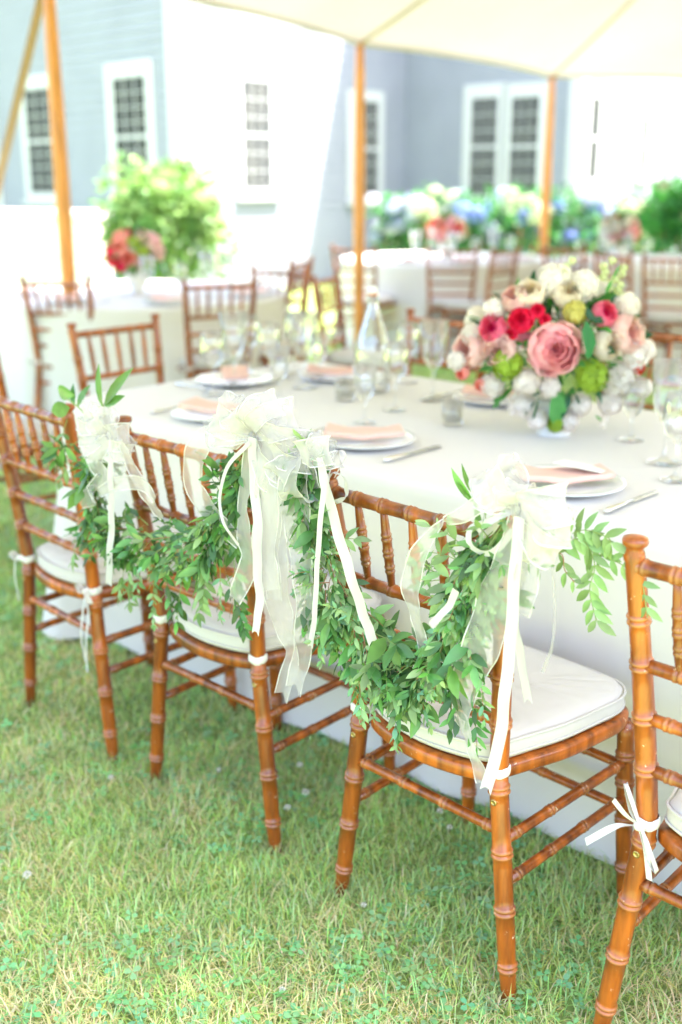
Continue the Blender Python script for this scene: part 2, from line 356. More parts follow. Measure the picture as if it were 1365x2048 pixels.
# ------------------------------------------------------------------ house beyond the tent
K1 = Vector((-2.03, 14.6, 0)); E = Vector((.70711, .70711, 0)); Sd = Vector((.70711, -.70711, 0))
KI = K1 + E*4.232; K2 = KI + Sd*3.07; HOUSE_H = 8.3
K0 = K1 - Sd*5.5; K3 = K2 + E*7
def make_house():
    root = empty('house', K1, 0, 'blue grey sided house with white trimmed multi pane windows behind the tent', 'house')
    inv = Matrix.Translation(-K1)
    def P(v): return Vector(v)-K1
    w = MB(); lap = .13; n = int(HOUSE_H/lap)
    path = [K0, K1, KI, K2, K3]
    norms = [Vector((-.7071, -.7071, 0)), Sd, Vector((-.7071, -.7071, 0)), Sd]
    for i in range(4):
        a, b = path[i], path[i+1]; nn = norms[i]
        wm = MB(); rows = []
        for k in range(n):
            z0 = k*lap; z1 = z0+lap
            for (z, o) in ((z0, .018), (z1, .004)):
                rows.append([P(a)+nn*o+Vector((0, 0, z)), P(b)+nn*o+Vector((0, 0, z))])
        wm.grid(rows); wm.build('wall', SIDING, root, smooth=False)
    # back of the block closes the volume
    bk = MB(); q = [K0, K3, K3+Vector((-3, 6, 0)), K0+Vector((-3, 6, 0))]
    bk.grid([[P(K3), P(K3)+Vector((-4, 4, 0)), P(K0)+Vector((2, 6, 0)), P(K0)], [P(K3)+Vector((0, 0, HOUSE_H)), P(K3)+Vector((-4, 4, HOUSE_H)), P(K0)+Vector((2, 6, HOUSE_H)), P(K0)+Vector((0, 0, HOUSE_H))]])
    bk.build('rear_wall', SIDING, root, smooth=False)
    rf = MB(); pts = [K0, K1, KI, K2, K3, K3+Vector((-4, 4, 0)), K0+Vector((2, 6, 0))]
    lo = [P(p)+Vector((0, 0, HOUSE_H)) for p in pts]; hi = [p+Vector((0, 0, .25)) for p in lo]
    m = len(pts); rf.add(lo+hi, [tuple(range(m, 2*m)), tuple(range(m-1, -1, -1))]+[(i, (i+1) % m, (i+1) % m+m, i+m) for i in range(m)])
    rf.build('roof', ROOFM, root, smooth=False)
    def strip(name, a, b, nn, z0, z1, wd, off=.03):
        pass
    def board(mb, o, ax, nn, s0, s1, z0, z1, d0, d1):
        vs = [P(o)+ax*s+nn*d+Vector((0, 0, z)) for s, d, z in ((s0,d0,z0),(s1,d0,z0),(s1,d1,z0),(s0,d1,z0),(s0,d0,z1),(s1,d0,z1),(s1,d1,z1),(s0,d1,z1))]
        mb.add(vs, [(0,3,2,1),(4,5,6,7),(0,1,5,4),(1,2,6,5),(2,3,7,6),(3,0,4,7)])
    # corner boards and base boards
    for kp, (ax1, n1), (ax2, n2) in ((K1, (-Sd, norms[0]), (E, norms[1])), (K2, (-Sd, norms[2]), (E, norms[3]))):
        for ax, nn in ((ax1, n1), (ax2, n2)):
            mb = MB(); board(mb, kp, ax, nn, -.025, .14, 0, HOUSE_H, .012, .05); mb.build('corner_board', TRIM, root, smooth=False)
    def window(o, ax, nn, s0, s1, z0, z1, cols, rws, trim=.13, sash=True):
        """glass rectangle s0..s1 x z0..z1, o + ax*s"""
        fr = MB()
        board(fr, o, ax, nn, s0-trim, s0, z0-trim*.8, z1+trim*1.15, .01, .034); board(fr, o, ax, nn, s1, s1+trim, z0-trim*.8, z1+trim*1.15, .01, .034)
        board(fr, o, ax, nn, s0, s1, z1, z1+trim*1.15, .01, .034); board(fr, o, ax, nn, s0-trim*1.2, s1+trim*1.2, z0-trim*.8-.05, z0-trim*.8, .01, .10); board(fr, o, ax, nn, s0, s1, z0-trim*.8, z0, .01, .034)
        f = fr.build('window', TRIM, root, smooth=False)
        if cols == 1 and rws < 5: rws = 2
        mu = MB(); bw = .006
        for c in range(1, cols): s = s0+(s1-s0)*c/cols; board(mu, o, ax, nn, s-bw, s+bw, z0, z1, .026, .034)
        for r in range(1, rws):
            z = z0+(z1-z0)*r/rws; b2 = .022 if (sash and r == rws//2) else bw; board(mu, o, ax, nn, s0, s1, z-b2, z+b2, .027, .033)
        mu.build('muntin', TRIM, f, smooth=False)
        for c in range(cols):
            for r in range(rws):
                a0 = s0+(s1-s0)*c/cols; a1 = s0+(s1-s0)*(c+1)/cols; b0 = z0+(z1-z0)*r/rws; b1 = z0+(z1-z0)*(r+1)/rws
                pm = MB(); board(pm, o, ax, nn, a0, a1, b0, b1, .022, .026); pm.build('pane', PANE, f, smooth=False)
    def solve(o, ax, px):
        """distance along the wall at which it is seen at pixel column px (at eye height)"""
        d = ray(px, 364); # o + ax*s  parallel to d in plan
        return (o.y*d.x - o.x*d.y)/(ax.x*d.y - ax.y*d.x)
    nA = norms[0]
    sA = lambda px: solve(K1, -Sd, px); sB = lambda px: solve(K1, E, px); sC = lambda px: solve(KI, Sd, px); sD = lambda px: solve(K2, E, px)
    def zz(o, ax, s, py): p = o+ax*s; k = p.y/ray(682, py).y; return CAM_H + ray(682, py).z*k
    def win_px(o, ax, nn, S, x0, x1, ytop, ybot, cols, rws, trim=.13):
        s = sorted((S(x0), S(x1))); m_ = sum(s)/2; window(o, ax, nn, s[0], s[1], zz(o, ax, m_, ybot), zz(o, ax, m_, ytop), cols, rws, trim)
    win_px(K1, -Sd, nA, sA, 66, 124, 178, 385, 3, 8, .16)
    win_px(K1, -Sd, nA, sA, 240, 303, 155, 390, 3, 8, .17)
    win_px(K1, E, Sd, sB, 487, 541, 162, 377, 3, 6)
    win_px(K1, E, Sd, sB, 706, 752, 203, 390, 3, 6)
    win_px(KI, Sd, nA, sC, 943, 992, 196, 390, 3, 6, .16)
    win_px(KI, Sd, nA, sC, 1021, 1074, 194, 390, 3, 6, .16)
    win_px(K2, E, Sd, sD, 1170, 1190, 195, 358, 1, 4, .1)
    win_px(K2, E, Sd, sD, 1272, 1287, 235, 345, 1, 3, .1)
    # left edge vertical white board, end of wall A
    s = sA(3); mb = MB(); board(mb, K1, -Sd, nA, s-.07, s+.07, 0, HOUSE_H, .012, .05); mb.build('corner_board', TRIM, root, smooth=False)
make_house()

def low_wall():
    root = empty('garden_wall', (-4.2, 11.6, 0), 0, 'low whitewashed stone wall in bright sun at the left, in front of the house', 'wall')
    m = MB(); a = Vector((-5.2, 12.4, 0)); b = Vector((-2.35, 11.15, 0)); ax = (b-a).normalized(); nn = Vector((ax.y, -ax.x, 0))
    M = Matrix(((ax.x, nn.x, 0, a.x+4.2), (ax.y, nn.y, 0, a.y-11.6), (0, 0, 1, 0), (0, 0, 0, 1)))
    m.box((0, -.15, 0), ((b-a).length, .15, 1.08), M=M); m.build('wall_body', STONEW, root, smooth=False)
    c = MB(); c.box((-.03, -.19, 1.08), ((b-a).length+.03, .19, 1.15), M=M); c.build('coping', STONEW, root, smooth=False)
low_wall()

# ------------------------------------------------------------------ tent
EAVE = 2.385
def make_tent():
    root = empty('tent', (0, 0, 0), 0, 'cream canvas tent canopy held up on varnished wooden poles', 'tent')
    P1 = aty(124, 364, 6.5); P2 = aty(719, 364, 8.6); P3 = aty(1094, 364, 11.2)
    per = [Vector((-4.3, 2.3)), Vector((P1.x-1.75, 4.3)), Vector((P1.x, P1.y)), Vector((P2.x, P2.y)), Vector((P3.x, P3.y)), Vector((5.2, 12.1)), Vector((8.2, 11.4)), Vector((10.2, 9)), Vector((10.8, 5.5)),
           Vector((10.0, 2.6)), Vector((8.2, 1.0)), Vector((5.4, .55)), Vector((2.6, .65)), Vector((-.9, .85)), Vector((-3.3, 1.1))]
    peak = Vector((3.3, 5.0, 4.7)); n = len(per); rows = []; NR = 14; SUBD = 8
    for r in range(NR+1):
        t = r/NR; row = []
        for i in range(n):
            a, b = per[i], per[(i+1) % n]
            for k in range(SUBD):
                f = k/SUBD; p = a.lerp(b, f); bow = 4*f*(1-f)
                c = Vector((peak.x, peak.y)); q = c.lerp(p, t*(1-.035*bow*t))
                ez = [2.5, 2.55, 2.5][i] if i < 3 else EAVE; ez2 = [2.5, 2.55, 2.5][(i+1) % n] if (i+1) % n < 3 else EAVE
                z = peak.z + (ez*(1-f)+ez2*f-peak.z)*(t**.72) + bow*t*.06*(1-t) - bow*.08*t*t*0
                row.append(Vector((q.x, q.y, z)))
        rows.append(row)
    m = MB(); m.grid(rows, closed=True); m.build('canopy', CANVAS, root)
    # seams follow the panels from the peak to each pole, a webbing strip under the canvas
    for i in range(n):
        sm = MB(); pts = [rows[r][i*SUBD]-Vector((0, 0, .012)) for r in range(1, NR+1)]; sm.tube(pts, .014, 6); sm.build('seam', SEAM, root)
    # valance hem rope around the edge
    hem = MB(); e = rows[-1]+[rows[-1][0]]; hem.tube([p-Vector((0, 0, .01)) for p in e], .016, 6); hem.build('hem', CANVAS, root)
    for i, p in enumerate(per):
        if i > 6 and i < 9: pass
        pm = MB(); h = ([2.5, 2.55, 2.5][i] if i < 3 else EAVE)+.02; pts = []; rr = []
        for k in range(13):
            t = k/12; pts.append(Vector((p.x, p.y, h*t))); rr.append(.026+.017*math.sin(PI*min(1, max(0, t*.96+.02)))**.6)
        pm.tube(pts, rr, 14); pm.build('pole', POLE, root)
    # guy strap from the first visible pole down to its stake
    a = Vector((per[2].x, per[2].y, 2.5)); b = aty(0, 350, 6.9); dr = (b-a); end = a+dr*((a.z)/(a.z-b.z)) if b.z < a.z else b
    gs = MB(); ax = dr.normalized(); s_ = Vector((ax.y, -ax.x, 0)).normalized()*.028
    gs.add([a-s_, a+s_, end+s_, end-s_, a-s_+Vector((.004,.004,0)), a+s_+Vector((.004,.004,0)), end+s_+Vector((.004,.004,0)), end-s_+Vector((.004,.004,0))], [(0,1,2,3),(7,6,5,4),(0,3,7,4),(1,5,6,2)]); gs.build('guy_strap', ROPE, root, smooth=False)
    fl = MB()
SEAM = mat('canvas seam webbing', (.50, .44, .33), .85)
make_tent()

# ------------------------------------------------------------------ chiavari chairs
WS, WT, WF = .166, .197, .217          # half widths of the rear posts at the seat, the top, the foot
def post_pt(z, sx):
    if z > .44: t = (z-.44)/.48; return Vector((sx*(WS+(WT-WS)*t**1.1), -.17-.057*t**1.3, z))
    t = (.44-z)/.44; return Vector((sx*(WS+(WF-WS)*t), -.17-.006*t, z))
def turned(mb, pfun, L0, L1, r0, rings, seg=14, taper=None, dbl=.005, ring_h=.0032):
    """tube along pfun(t) with paired raised rings, t measured in metres from L0 to L1"""
    ts = set([L0, L1]); k = L0
    while k < L1: ts.add(k); k += .03
    for c in rings:
        for s in (-1, 1):
            for dd in (-.0042, -.0025, 0, .0025, .0042): ts.add(min(max(c+s*dbl+dd, L0), L1))
    ts = sorted(ts); last = None; tt = []
    for t in ts:
        if last is None or t-last > 1e-4: tt.append(t); last = t
    vs = []; n = len(tt); pts = [Vector(pfun(t)) for t in tt]
    ax = (pts[-1]-pts[0]).normalized(); a = ax.orthogonal().normalized()
    cs = []
    for i, t in enumerate(tt):
        r = r0 if taper is None else taper(t)
        h = 0
        for c in rings:
            for s in (-1, 1):
                u = abs(t-(c+s*dbl))
                if u < .0042: h = max(h, 1-(u/.0042)**2)
        rr = r + ring_h*h*(r0/.016)**.5
        tg = (pts[min(i+1, n-1)]-pts[max(i-1, 0)]).normalized(); a = (a-tg*a.dot(tg)).normalized(); b = tg.cross(a)
        for k in range(seg):
            q = 2*PI*k/seg; vs.append(pts[i]+(a*math.cos(q)+b*math.sin(q))*rr); cs.append((1-.8*h, 1, 1, 1))
    fs = []
    for i in range(n-1):
        for k in range(seg):
            k2 = (k+1) % seg; fs.append((i*seg+k, i*seg+k2, (i+1)*seg+k2, (i+1)*seg+k))
    fs.append(tuple(range(seg-1, -1, -1))); fs.append(tuple((n-1)*seg+k for k in range(seg)))
    b0 = len(mb.v); mb.v += [tuple(p) for p in vs]; mb.f += [tuple(i+b0 for i in f) for f in fs]; mb.m += [0]*len(fs); mb.c += cs
def rod(mb, A, B, r, rings, seg=10, belly=0, dbl=.0045):
    A = Vector(A); B = Vector(B); L = (B-A).length; d = (B-A)/L
    tp = (lambda t: r*(1-belly+belly*math.sin(PI*min(max(t/L, .03), .97))**.7)) if belly else None
    turned(mb, lambda t: A+d*t, 0, L, r, [L*q for q in rings], seg, tp, dbl, .0022)

FR = {}
def seat_outline(x, grow=0):
    """front half-width .205, rear .165, bulging rear edge and eased corners"""
    pts = []
    hw_r, hw_f, yr, yf = .158+grow, .203+grow, -.168-grow, .232+grow
    rear = [(-hw_r, yr+.035), (-hw_r*.93, yr+.004), (-hw_r*.55, yr-.022), (0, yr-.034), (hw_r*.55, yr-.022), (hw_r*.93, yr+.004), (hw_r, yr+.035)]
    side = [(hw_r+.014, yr+.085), (hw_r+.036, yr+.17), (hw_f, yf-.13), (hw_f+.002, yf-.06), (hw_f-.022, yf-.014), (hw_f-.07, yf+.004)]
    front = [(0, yf+.012)]
    pts = rear+side+front+[(-x_, y_) for x_, y_ in reversed(side)]
    c = catmull([Vector((a, b, 0)) for a, b in pts+[pts[0]]], 4)[:-1]
    return c
def make_chair():
    root = empty('banquet_chair')
    for sx in (-1, 1):
        mb = MB(); rings = [.055+.105*k+ (0) for k in range(8)]
        rings = [.075, .185, .295, .415, .545, .635, .725, .80]
        turned(mb, lambda z: post_pt(z, sx), 0.0, .905, .0165, rings, 16, lambda t: .0135+.0035*min(1, t/.12) if t < .12 else (.0170 if t < .6 else .0170-.0022*(t-.6)/.32))
        p = post_pt(.905, sx); prof = [(.0150, -.012), (.0165, -.004), (.0125, .004), (.0130, .008), (.0185, .013), (.0195, .018), (.0180, .023), (.009, .0255), (.0005, .026)]
        M = Matrix.Translation(p) ; mb.lathe(prof, 16, M)
        mb.build('rear_post', WOOD, root, color=True)
        fm = MB(); A = Vector((sx*.205, .222, 0)); B = Vector((sx*.19, .20, .418))
        turned(fm, lambda t: A.lerp(B, t/.418), 0, .418, .0165, [.09, .2, .285, .345], 14, lambda t: .013+.004*min(1, t/.15))
        fm.build('front_leg', WOOD, root, color=True)
    # seat frame
    o = seat_outline(0); i_ = seat_outline(0, -.034); n = len(o); z0, z1 = .413, .441
    sf = MB(); e = .005
    rows = [[Vector((p.x, p.y, z)) for p in q] for q, z in ((i_, z0), (seat_outline(0, -.004), z0), (o, z0+e), (o, z1-e), (seat_outline(0, -.004), z1), (i_, z1), (i_, z0))]
    sf.grid(rows, closed=True); sf.build('seat_frame', WOOD, root, color=True)
    sp = MB(); sp.add([Vector((p.x, p.y, z0+.008)) for p in i_], [tuple(range(n))]); sp.build('seat_panel', WOOD, root, smooth=False, color=True)
    # back
    q = [.17, .33, .5, .67, .83]
    a, b = post_pt(.885, -1), post_pt(.885, 1); mb = MB(); rod(mb, a, b, .0125, [.03]+q+[.97], 12); mb.build('top_rail', WOOD, root, color=True)
    for z, r in ((.725, .0112), (.635, .0105), (.545, .0105)):
        c, d = post_pt(z, -1), post_pt(z, 1); mb = MB(); rod(mb, c, d, r, q if z > .7 else [.12, .31, .5, .69, .88], 10); mb.build('back_rail', WOOD, root, color=True)
    c, d = post_pt(.725, -1), post_pt(.725, 1)
    for t in q:
        A = a.lerp(b, t); B = c.lerp(d, t); mb = MB(); rod(mb, A, B, .0088, [.36, .55, .74], 10, .42); mb.build('spindle', WOOD, root, color=True)
    # stretchers
    def st(A, B, rg=(.25, .5, .75)):
        mb = MB(); rod(mb, A, B, .0098, rg, 9); mb.build('stretcher', WOOD, root, color=True)
    st(post_pt(.335, -1), post_pt(.335, 1), (.08, .36, .64, .92))
    def fl(z, sx): return Vector((sx*(.205-.015*z/.418), .222-.022*z/.418, z))
    for sx in (-1, 1):
        for z in (.315, .235): st(post_pt(z, sx), fl(z+.015, sx), (.1, .36, .63, .9))
    st(fl(.32, -1), fl(.32, 1)); st(fl(.225, -1), fl(.225, 1))
    # a small brass screw cap on the outside of each rear post
    for sx in (-1, 1):
        mb = MB(); p = post_pt(.395, sx)+Vector((0, -.0165, 0)); M = Matrix.Translation(p) @ Matrix.Rotation(PI/2, 4, 'X')
        mb.lathe([(.006, -.001), (.006, .0012), (.004, .002), (.0035, .001), (.0005, .001)], 12, M); mb.build('screw_cap', BRASS, root)
    return root
BRASS = mat('dull brass', (.45, .33, .14), .35, metal=1)

def make_cushion():
    root = empty('seat_cushion')
    mb = MB(); prof = [(-.02, 0), (-.006, .001), (.0, .008), (.0015, .020), (0, .033), (-.006, .042), (-.018, .049), (-.045, .053), (-.10, .056), (-.145, .057)]
    o = seat_outline(0); n = len(o)
    cen = Vector((0, .03, 0)); rows = []
    for g_, z in prof:
        row = []
        for k, p in enumerate(o):
            d = (p-cen); r = d.length; sc_ = (r-.012+g_*1.0)/r
            q = cen+d*max(sc_, .12); wob = .0016*math.sin(k*1.7+z*90)+.004*noise.noise(Vector((q.x*9, q.y*9, 2)))*min(1, z/.04)
            row.append(Vector((q.x, q.y, .4425+z+wob*(z > .01))))
        rows.append(row)
    mb.grid(rows, closed=True); mb.add(rows[-1], [tuple(range(n))]); mb.add(rows[0], [tuple(range(n-1, -1, -1))])
    mb.build('cushion', CREAM, root)
    for z in (.012, .038):
        pi = MB(); pts = []
        for p in o+[o[0]]:
            d = p-cen; pts.append(cen+d*((d.length-.0105)/d.length)+Vector((0, 0, .4425+z)))
        pi.tube(pts, .0028, 6, cap=False); pi.build('piping', CREAM, root)
    for sx in (-1, 1):
        tb = MB(); c = post_pt(.452, sx); rows = []
        for z, r in ((-.009, .0182), (-.007, .0202), (0, .0208), (.007, .0202), (.009, .0182)):
            rows.append([c+Vector((math.cos(k/20*2*PI)*r, math.sin(k/20*2*PI)*r, z+.002*math.sin(k))) for k in range(20)])
        tb.grid(rows, closed=True); tb.build('tie_band', TIE, root)
    return root

# strips of ribbon and tape -------------------------------------------------
def strip(mb, pts, wid, wdir, per=6, cols=3, mi=0, edge=None, curl=0.0, ruffle=0.0, swallow=0, thick=0):
    """pts control points; wid width(s) at the control points; wdir width direction(s)"""
    C = catmull(pts, per); n = len(C)
    W_ = lerp_list(wid if hasattr(wid, '__len__') else [wid, wid], n)
    D = lerp_list([Vector(d) for d in (wdir if isinstance(wdir, list) else [wdir, wdir])], n)
    rows = []; ph = rnd(0, 6)
    for i, c in enumerate(C):
        tg = (C[min(i+1, n-1)]-C[max(i-1, 0)]); tg = tg.normalized() if tg.length > 1e-9 else Vector((0, 0, 1))
        d = D[i]-tg*D[i].dot(tg); d = d.normalized() if d.length > 1e-6 else tg.orthogonal().normalized(); nn = tg.cross(d)
        row = []
        for k in range(cols+1):
            u = k/cols-.5; off = curl*W_[i]*(4*u*u-.5) + ruffle*math.sin(ph+i*.9+k*2.1)*W_[i]*abs(u)*2
            e = Vector((0, 0, 0))
            if swallow and i == n-1: e = tg*(swallow*(2*abs(u)))
            row.append(c+d*(u*W_[i])+nn*off+e)
        rows.append(row)
    mb.grid(rows, mi)
    return rows
def edged(name, parent, pts, wid, wdir, mat_, edge=True, **kw):
    mb = MB(); rows = strip(mb, pts, wid, wdir, **kw); o = mb.build(name, mat_, parent)
    if edge:
        em = MB()
        for side in (0, -1):
            line = [r[side] for r in rows]; inn = [r[1 if side == 0 else -2] for r in rows]
            em.grid([[a, a+(b-a).normalized()*min(.0022, (b-a).length)] if (b-a).length > 1e-7 else [a, a] for a, b in zip(line, inn)])
        # nudged off the gauze so that the faces never coincide
        for i, v in enumerate(em.v): em.v[i] = (v[0]-TN.x*.0004, v[1]-TN.y*.0004, v[2])
        em.build('satin_edge', SATIN, o)
    return o

def tie_bow(c, out, side, tails, root, loops=((-1, .05, .3), (1, .045, -.5)), w_=.012):
    """small bow of cushion tape at point c (world); out = towards the viewer, side = sideways unit"""
    up = Vector((0, 0, 1)); inv = root.matrix_world.inverted() if False else None
    m = MB()
    for sg, L_, ang in loops:
        d = side*sg*math.cos(ang)+up*math.sin(ang); pr = out
        strip(m, [c, c+d*L_*.5+up*.012+pr*.008, c+d*L_+pr*.004, c+d*L_*.55-up*.012+pr*.004, c], w_, [up*.6+out*.8, out, up*.3+out, out, up*.6+out*.8], per=5, cols=2)
    o1 = m.build('tie_bow', TIE, root)
    for t in tails:
        m = MB(); strip(m, [c]+[c+side*a+up*b+out*e for a, b, e in t], w_*1.05, side*.8+up*.3+out*.2, per=5, cols=2); m.build('tie_tail', TIE, root)
    k = MB(); k.lathe([(.001, -.009), (.0085, -.006), (.0105, 0), (.0085, .006), (.001, .009)], 10, Matrix.Translation(c)); k.build('tie_knot', TIE, root)

chair0 = make_chair(); cush0 = make_cushion()
used = [False]
ALL_CH = []
def place(x, y, yaw, label, clabel, group, z=0):
    first = not used[0]; used[0] = True
    c = chair0 if first else copy_tree(chair0); q = cush0 if first else copy_tree(cush0)
    for o in (c, q): o.location = (x, y, z); o.rotation_euler = (0, 0, yaw)
    tag(c, label, 'chair', group); tag(q, clabel, 'cushion', 'ivory seat cushions tied to the chairs')
    return c, q
G1 = 'turned wood banquet chairs'
CH = {}
CH['C1'] = place(-.603, 2.811, -.817, 'turned wood chair at the near left corner of the garland table, leftmost of its row', 'ivory cushion on the leftmost chair of the garland row, tied with long bows', G1)
CH['C2'] = place(-.179, 2.401, -.763, 'turned wood chair behind the big sheer bow, second of the garland row from left', 'ivory cushion on the second chair of the garland row, under the hanging sheer ribbons', G1)
CH['C3'] = place(.277, 1.936, -.796, 'honey wood chair with the thick leaf garland swagged across its back', 'wide ivory cushion on the chair with the thick leaf garland', G1)
CH['C4'] = place(.723, 1.545, -.77, 'nearest wood chair with round finial, cut off by the right edge', 'ivory cushion on the nearest chair at the right edge, tied with a white bow', G1)
# across the table and at its left end
def place_n(u, n, yaw, *a): p = tab(u, n); return place(p.x, p.y, yaw, *a)
place_n(-1.56, .62, -TA-PI/2+.03, 'wood chair pulled up to the left short end of the garland table', 'ivory cushion on the chair at the left short end of the table', G1)
place_n(-.98, 1.40, -TA+PI, 'wood chair across the garland table, behind the swing top bottle', 'ivory cushion on the chair across the table behind the swing top bottle', G1)
place_n(-.20, 1.60, -TA+PI, 'wood chair across the table, behind the flower bouquet and the goblet', 'ivory cushion on the chair across the table behind the bouquet', G1)

def bows_for(key, sx, loops, tails, out=None):
    c, q = CH[key]; yaw = c.rotation_euler.z; R_ = Matrix.Rotation(yaw, 3, 'Z'); p = post_pt(.452, sx)
    o_ = Vector((0, -1, 0)); sd_ = Vector((1, 0, 0))
    tie_bow(p+Vector((0, -.022, 0))+(Vector((-.012, .004, 0)) if key == 'C1' and sx < 0 else Vector()), o_, sd_, tails, q, loops)
bows_for('C1', -1, ((-1, .045, .1),), [[(-.03, -.02, .0), (-.04, -.07, .0), (-.028, -.13, .0)], [(-.04, .004, .0), (-.065, -.01, .0)]])
bows_for('C1', 1, ((-1, .035, .2), (1, .035, -.7)), [[(-.015, -.06, .005), (-.03, -.13, .005), (-.018, -.19, .005)], [(.01, -.06, .004), (-.006, -.13, .006), (-.012, -.22, .006)]])
bows_for('C4', -1, ((-1, .07, 1.15), (1, .075, -1.05)), [[(-.035, -.012, .012), (-.085, -.062, .014)], [(-.02, .014, .01), (-.045, .03, .008)], [(.016, -.03, .006), (.026, -.085, .004)]])

# ------------------------------------------------------------------ tables
def cloth_mesh(outline, ztop, folds, amp, parent=None, hem=.012, drop=0.0):
    """outline: closed list of 2D points (counter clockwise), normals outward"""
    n = len(outline); mb = MB(); c = sum((Vector((p[0], p[1], 0)) for p in outline), Vector())/n
    nrm = []
    for i in range(n):
        a, b = outline[i-1], outline[(i+1) % n]; t = Vector((b[0]-a[0], b[1]-a[1], 0)).normalized(); nrm.append(Vector((t.y, -t.x, 0)))
    rows = []; s = 0; S = []
    for i in range(n):
        S.append(s); a, b = outline[i], outline[(i+1) % n]; s += math.hypot(a[0]-b[0], a[1]-b[1])
    for t in (.15, .5, .8, .95): rows.append([Vector((c.x+(p[0]-c.x)*t, c.y+(p[1]-c.y)*t, ztop+.0015*noise.noise(Vector((p[0]*t*3, p[1]*t*3, 1))))) for p in outline])
    for k, (z, o) in enumerate([(0, -.012), (-.003, -.003), (-.012, .003), (-.03, .006)]): rows.append([Vector((p[0], p[1], ztop+z))+nrm[i]*o for i, p in enumerate(outline)])
    R_ = 12; H_ = ztop-.03-hem
    for k in range(1, R_+1):
        t = k/R_; row = []
        for i, p in enumerate(outline):
            ph = S[i]
            f = math.sin(ph*folds+1.3*math.sin(ph*folds*.37))+.4*math.sin(ph*folds*2.3+1)
            f += 1.2*noise.noise(Vector((ph*2.2, t*.7, 4)))
            cur = abs((nrm[i]-nrm[i-3]).length)
            a_ = amp*(t**1.2)*(1+3.0*min(cur*2, 1))
            row.append(Vector((p[0], p[1], ztop-.03-H_*t))+nrm[i]*(.006+a_*(f*.6+.35))+Vector((0, 0, -.008*noise.noise(Vector((ph*3, 1, 1)))*t)))
        rows.append(row)
    mb.grid(rows, closed=True); mb.add(rows[0], [tuple(range(n))])
    return mb
def rounded_rect(u0, u1, n0, n1, r, step=.035):
    pts = []
    def arc(cu, cn, a0):
        for k in range(7): a = a0+k/6*PI/2; pts.append((cu+r*math.cos(a), cn+r*math.sin(a)))
    def line(a, b):
        L_ = math.hypot(b[0]-a[0], b[1]-a[1]); m = int(L_/step)
        for k in range(1, m): pts.append((a[0]+(b[0]-a[0])*k/m, a[1]+(b[1]-a[1])*k/m))
    arc(u1-r, n1-r, 0); line((u1-r, n1), (u0+r, n1)); arc(u0+r, n1-r, PI/2); line((u0, n1-r), (u0, n0+r)); arc(u0+r, n0+r, PI); line((u0+r, n0), (u1-r, n0)); arc(u1-r, n0+r, PI*1.5); line((u1, n0+r), (u1, n1-r))
    return pts
ZT = .76
def main_table():
    U0, U1, N0, N1 = -1.32, 1.75, .02, 1.16
    o = rounded_rect(U0, U1, N0, N1, .09)
    mb = cloth_mesh([(p[0], p[1]) for p in o], ZT, 9.0, .022, hem=.02)
    mb.v = [tuple(tab(v[0], v[1], v[2])) for v in mb.v]
    tag(mb.build('tablecloth', LINEN), 'long white cloth reaching the grass over the garland table', 'tablecloth', 'white tablecloths')
    root = empty('banquet_table', tab(.2, .6), -TA, 'long banquet table hidden under the near white cloth', 'table')
    t = MB(); t.box((-1.47, -.52, ZT-.04), (1.5, .52, ZT-.008)); t.build('tabletop', POLE, root, smooth=False)
    for a in (-1, 1):
        for b in (-1, 1):
            l = MB(); l.box((a*1.3-.03, b*.42-.03, 0), (a*1.3+.03, b*.42+.03, ZT-.04)); l.build('leg', POLE, root, smooth=False)
main_table()
def round_table(x, y, r, label, glabel):
    o = [(r*math.cos(2*PI*k/90), r*math.sin(2*PI*k/90)) for k in range(90)]
    mb = cloth_mesh(o, ZT, 11, .035); tag(mb.build('tablecloth', LINEN, loc=(x, y, 0)), label, 'tablecloth', 'white tablecloths')
    root = empty('round_table', (x, y, 0), 0, glabel, 'table')
    t = MB(); t.lathe([(.001, ZT-.04), (r-.02, ZT-.04), (r-.01, ZT-.008), (.001, ZT-.008)], 40); t.build('tabletop', POLE, root)
    p = MB(); p.lathe([(.001, 0), (.28, 0), (.27, .03), (.05, .06), (.04, ZT-.05)], 16); p.build('pedestal', POLE, root)
RT = [(-1.25, 7.0, .92, 'white cloth on the round table behind the left chairs', 'round table under the cloth behind the left chairs'),
      (.95, 10.3, .95, 'white cloth on the far middle round table in front of the blue hydrangeas', 'round table under the far middle cloth'),
      (2.75, 9.9, .95, 'white cloth on the far right round table below the hydrangeas', 'round table under the far right cloth')]
for a in RT: round_table(*a)

